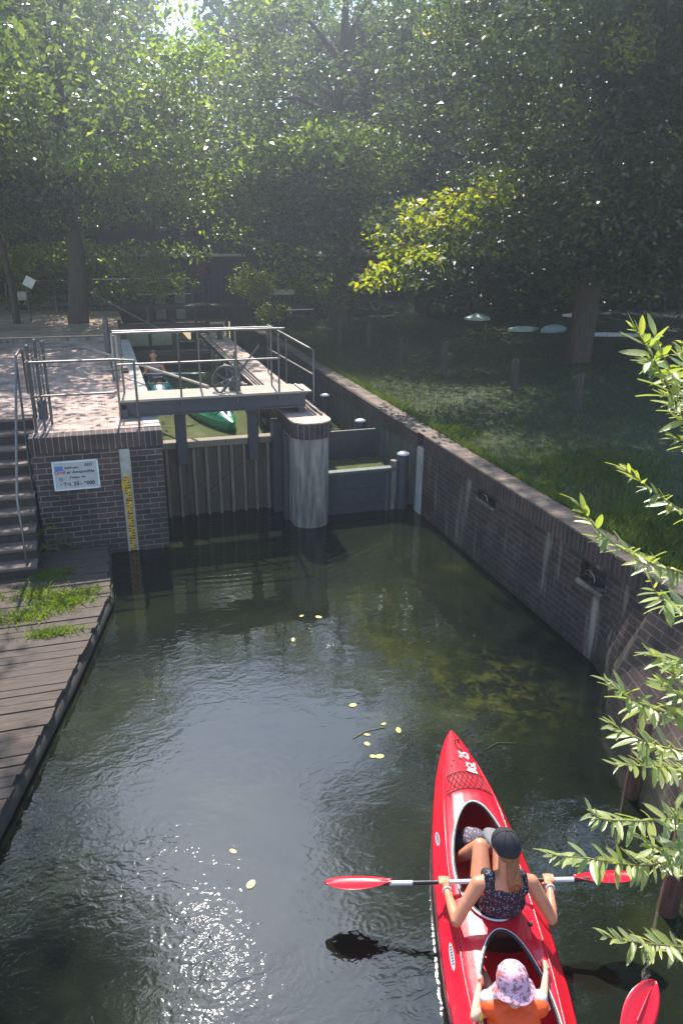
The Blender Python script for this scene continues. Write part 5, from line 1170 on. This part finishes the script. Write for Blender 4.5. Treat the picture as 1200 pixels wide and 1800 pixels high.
chain(b, [(cx-.05, -.46, .13), (cx-.07, -.25, .2), (cx-.06, -.02, .10)], [.062, .05, .032]); chain(b, [(cx+.07, -.46, .13), (cx+.09, -.25, .2), (cx+.09, -.02, .10)], [.062, .05, .032])
hc2 = Vector((cx-.022, -.475, .635)); q2 = head(b, hc2, .9, R(18), R(-22)); remesh(b, 'body', M['skin2'], ch, .0045, 4)
b = MB()
for sx in (-1, 1): b.ball(q2(sx*.03, .082, .014), .0085*.9, 10, 8)
b.build('eyes', M['vest_white'], ch)
b = MB(); b.ball((cx+.005, -.51, .27), (.145, .11, .16), 18, 12); b.ball((cx, -.515, .385), (.155, .11, .09), 18, 12); b.ball((cx+.01, -.505, .15), (.122, .105, .09), 18, 12); b.ball((cx, -.52, .44), (.14, .10, .08), 14, 10); caps(b, (cx-.05, -.485, .48), .055, (cx-.14, -.48, .47), .055); caps(b, (cx+.05, -.485, .48), .055, (cx+.14, -.48, .47), .055); vst = remesh(b, 'vest', M['orange'], ch, .007, 3)
b = MB()
for sx in (-1, 1): caps(b, (cx+sx*.10, -.445, .502), .042, (cx+sx*.15, -.445, .492), .044)
remesh(b, 'shoulder_band', M['vest_white'], vst, .005, 3)
Rh = Matrix.Rotation(R(18), 3, 'Z') @ Matrix.Rotation(R(-20), 3, 'X')
b = MB(); vs = []; n = 36
prof = [(.002, .118), (.03, .116), (.058, .104), (.078, .08), (.088, .045), (.092, .012), (.094, .0), (.118, -.018), (.142, -.034), (.143, -.038), (.118, -.024), (.09, -.006)]
for r_, z_ in prof:
    for j in range(n):
        u_ = 2*math.pi*j/n; wv = 1+.03*math.sin(3*u_+1)*(1 if r_ > .1 else .3); zz_ = z_+(.008*math.sin(2*u_+.6)+.004*math.sin(5*u_))*(1 if r_ > .1 else 0)
        vs.append(hc2+Rh @ Vector((r_*wv*math.cos(u_)*(1 if r_ < .1 else .86), r_*1.02*wv*math.sin(u_)*(1 if r_ < .1 else .86), zz_+.012)))
b.add(vs, [(i*n+j, (i+1)*n+j, (i+1)*n+(j+1) % n, i*n+(j+1) % n) for i in range(len(prof)-1) for j in range(n)], True); b.build('sun_hat', M['sunhat'], ch)
b = MB(); torus(b, e1.lerp(s1, .3), .034, .008, (Vector((.3, 0, .9)).normalized(), Vector((0, 1, 0))), 14); b.build('arm_band', M['yellow'], ch)

# paddler in the teal kayak
pk = empty('person', 'paddler with pinkish top sitting in the teal kayak in the lock', 'person', (1.1, 16.9, 1.2), R(178))
b = MB(); b.ball((0, 0, .16), (.15, .12, .1), 14, 10); b.ball((0, 0, .36), (.14, .1, .2), 14, 10); chain(b, [(0, 0, .5), (0, 0, .64)], [.09, .05]); 
for sx in (-1, 1): chain(b, [(sx*.15, 0, .52), (sx*.22, .12, .36), (sx*.2, .3, .38)], [.05, .04, .026]); chain(b, [(sx*.08, .05, .14), (sx*.1, .4, .24), (sx*.08, .75, .12)], [.085, .06, .04]); grip_hand(b, (sx*.2, .34, .40), (1, 0, 0), (sx*.2, .29, .38), 1, sx)
head(b, (0, .01, .75), 1, 0, 0); remesh(b, 'body', M['skin'], pk, .010, 2)
b = MB(); b.ball((0, 0, .34), (.155, .115, .2), 14, 10); b.ball((0, 0, .48), (.165, .11, .09), 14, 10); remesh(b, 'shirt', mat('dusty pink shirt', (.42, .24, .22), .8), pk, .010, 2)
b = MB(); b.ball((0, -.012, .775), (.082, .10, .088), 14, 10); b.build('hair', M['post'], pk)
o = empty('double_paddle', 'pale double paddle held across the teal kayak', 'paddle', (1.1, 16.9, 1.2), R(178))
b = MB(); b.tube([(-.75, .34, .38), (.75, .34, .42)], .015, 8); b.build('shaft', M['white_plastic'], o)
for sx in (-1, 1): b = MB(); b.ball((sx*.9, .34, .40+sx*.02), (.2, .07, .012), 12, 8); b.build('blade', M['white_plastic'], o)
o = empty('green_boat_paddle', 'paddle with small red blade resting on the green kayak', 'paddle', (1.5, 13.6, 1.42), 0)
b = MB(); b.tube([(.05, .0, .0), (.5, .35, .12)], .015, 8); b.build('shaft', M['white_plastic'], o)
b = MB(); b.ball((-.06, -.06, 0), (.13, .05, .02), 12, 8, Matrix.Rotation(R(35), 3, 'Z')); b.build('blade', M['red'], o)
# figure at the far end
fp = empty('person', 'distant person in dark maroon top standing behind the far gate', 'person', (3.72, 26.9, 2.05), R(20))
b = MB(); b.ball((0, 0, .92), (.16, .12, .14), 14, 10); b.ball((0, 0, 1.15), (.15, .11, .18), 14, 10); b.ball((0, .02, 1.34), (.18, .11, .12), 14, 10); chain(b, [(0, .02, 1.4), (0, .03, 1.52)], [.07, .05])
for sx in (-1, 1): chain(b, [(sx*.18, .02, 1.38), (sx*.22, .04, 1.12), (sx*.16, .24, 1.02)], [.05, .042, .028]); chain(b, [(sx*.09, 0, .88), (sx*.1, .02, .48), (sx*.1, -.02, .08)], [.085, .058, .04]); chain(b, [(sx*.1, -.03, .04), (sx*.1, .14, .035)], [.038, .03]); grip_hand(b, (sx*.15, .28, 1.0), (1, 0, 0), (sx*.16, .24, 1.02), 1, sx)
head(b, (0, .05, 1.63), 1, 0, 0); remesh(b, 'body', M['skin'], fp, .012, 2)
b = MB(); b.ball((0, 0, 1.14), (.165, .125, .2), 14, 10); b.ball((0, .02, 1.33), (.2, .125, .13), 14, 10)
for sx in (-1, 1): chain(b, [(sx*.18, .02, 1.38), (sx*.22, .04, 1.12), (sx*.19, .15, 1.06)], [.066, .055, .045])
if 1: remesh(b, 'shirt', mat('maroon shirt', (.10, .02, .03), .8), fp, .012, 2)
b = MB(); b.ball((0, 0, .92), (.175, .135, .15), 14, 10)
for sx in (-1, 1): caps(b, (sx*.09, 0, .86), .1, (sx*.1, .02, .5), .075); caps(b, (sx*.1, .02, .5), .075, (sx*.1, -.02, .1), .06)
remesh(b, 'trousers', mat('dark blue trousers', (.03, .04, .09), .8), fp, .012, 2)
b = MB(); b.ball((0, .03, 1.66), (.082, .1, .085), 14, 10); b.build('hair', M['post'], fp)

# ------------------------------------------------------------------ haze
hz = MB(); hz.box((-30, -6, -1.6), (45, 50, 24)); ho = hz.build('haze', bpy.data.materials.new('haze for glare veil')); tag(ho, kind='stuff')  # volume added to stand in for the pale veil of lens glare
hm = ho.data.materials[0]; hm.use_nodes = True; ht = hm.node_tree; ht.nodes.clear()
pv = ht.nodes.new('ShaderNodeVolumePrincipled'); ou = ht.nodes.new('ShaderNodeOutputMaterial')
pv.inputs['Color'].default_value = (.80, .87, 1, 1); pv.inputs['Density'].default_value = .0052; pv.inputs['Anisotropy'].default_value = .72
ht.links.new(pv.outputs[0], ou.inputs['Volume'])
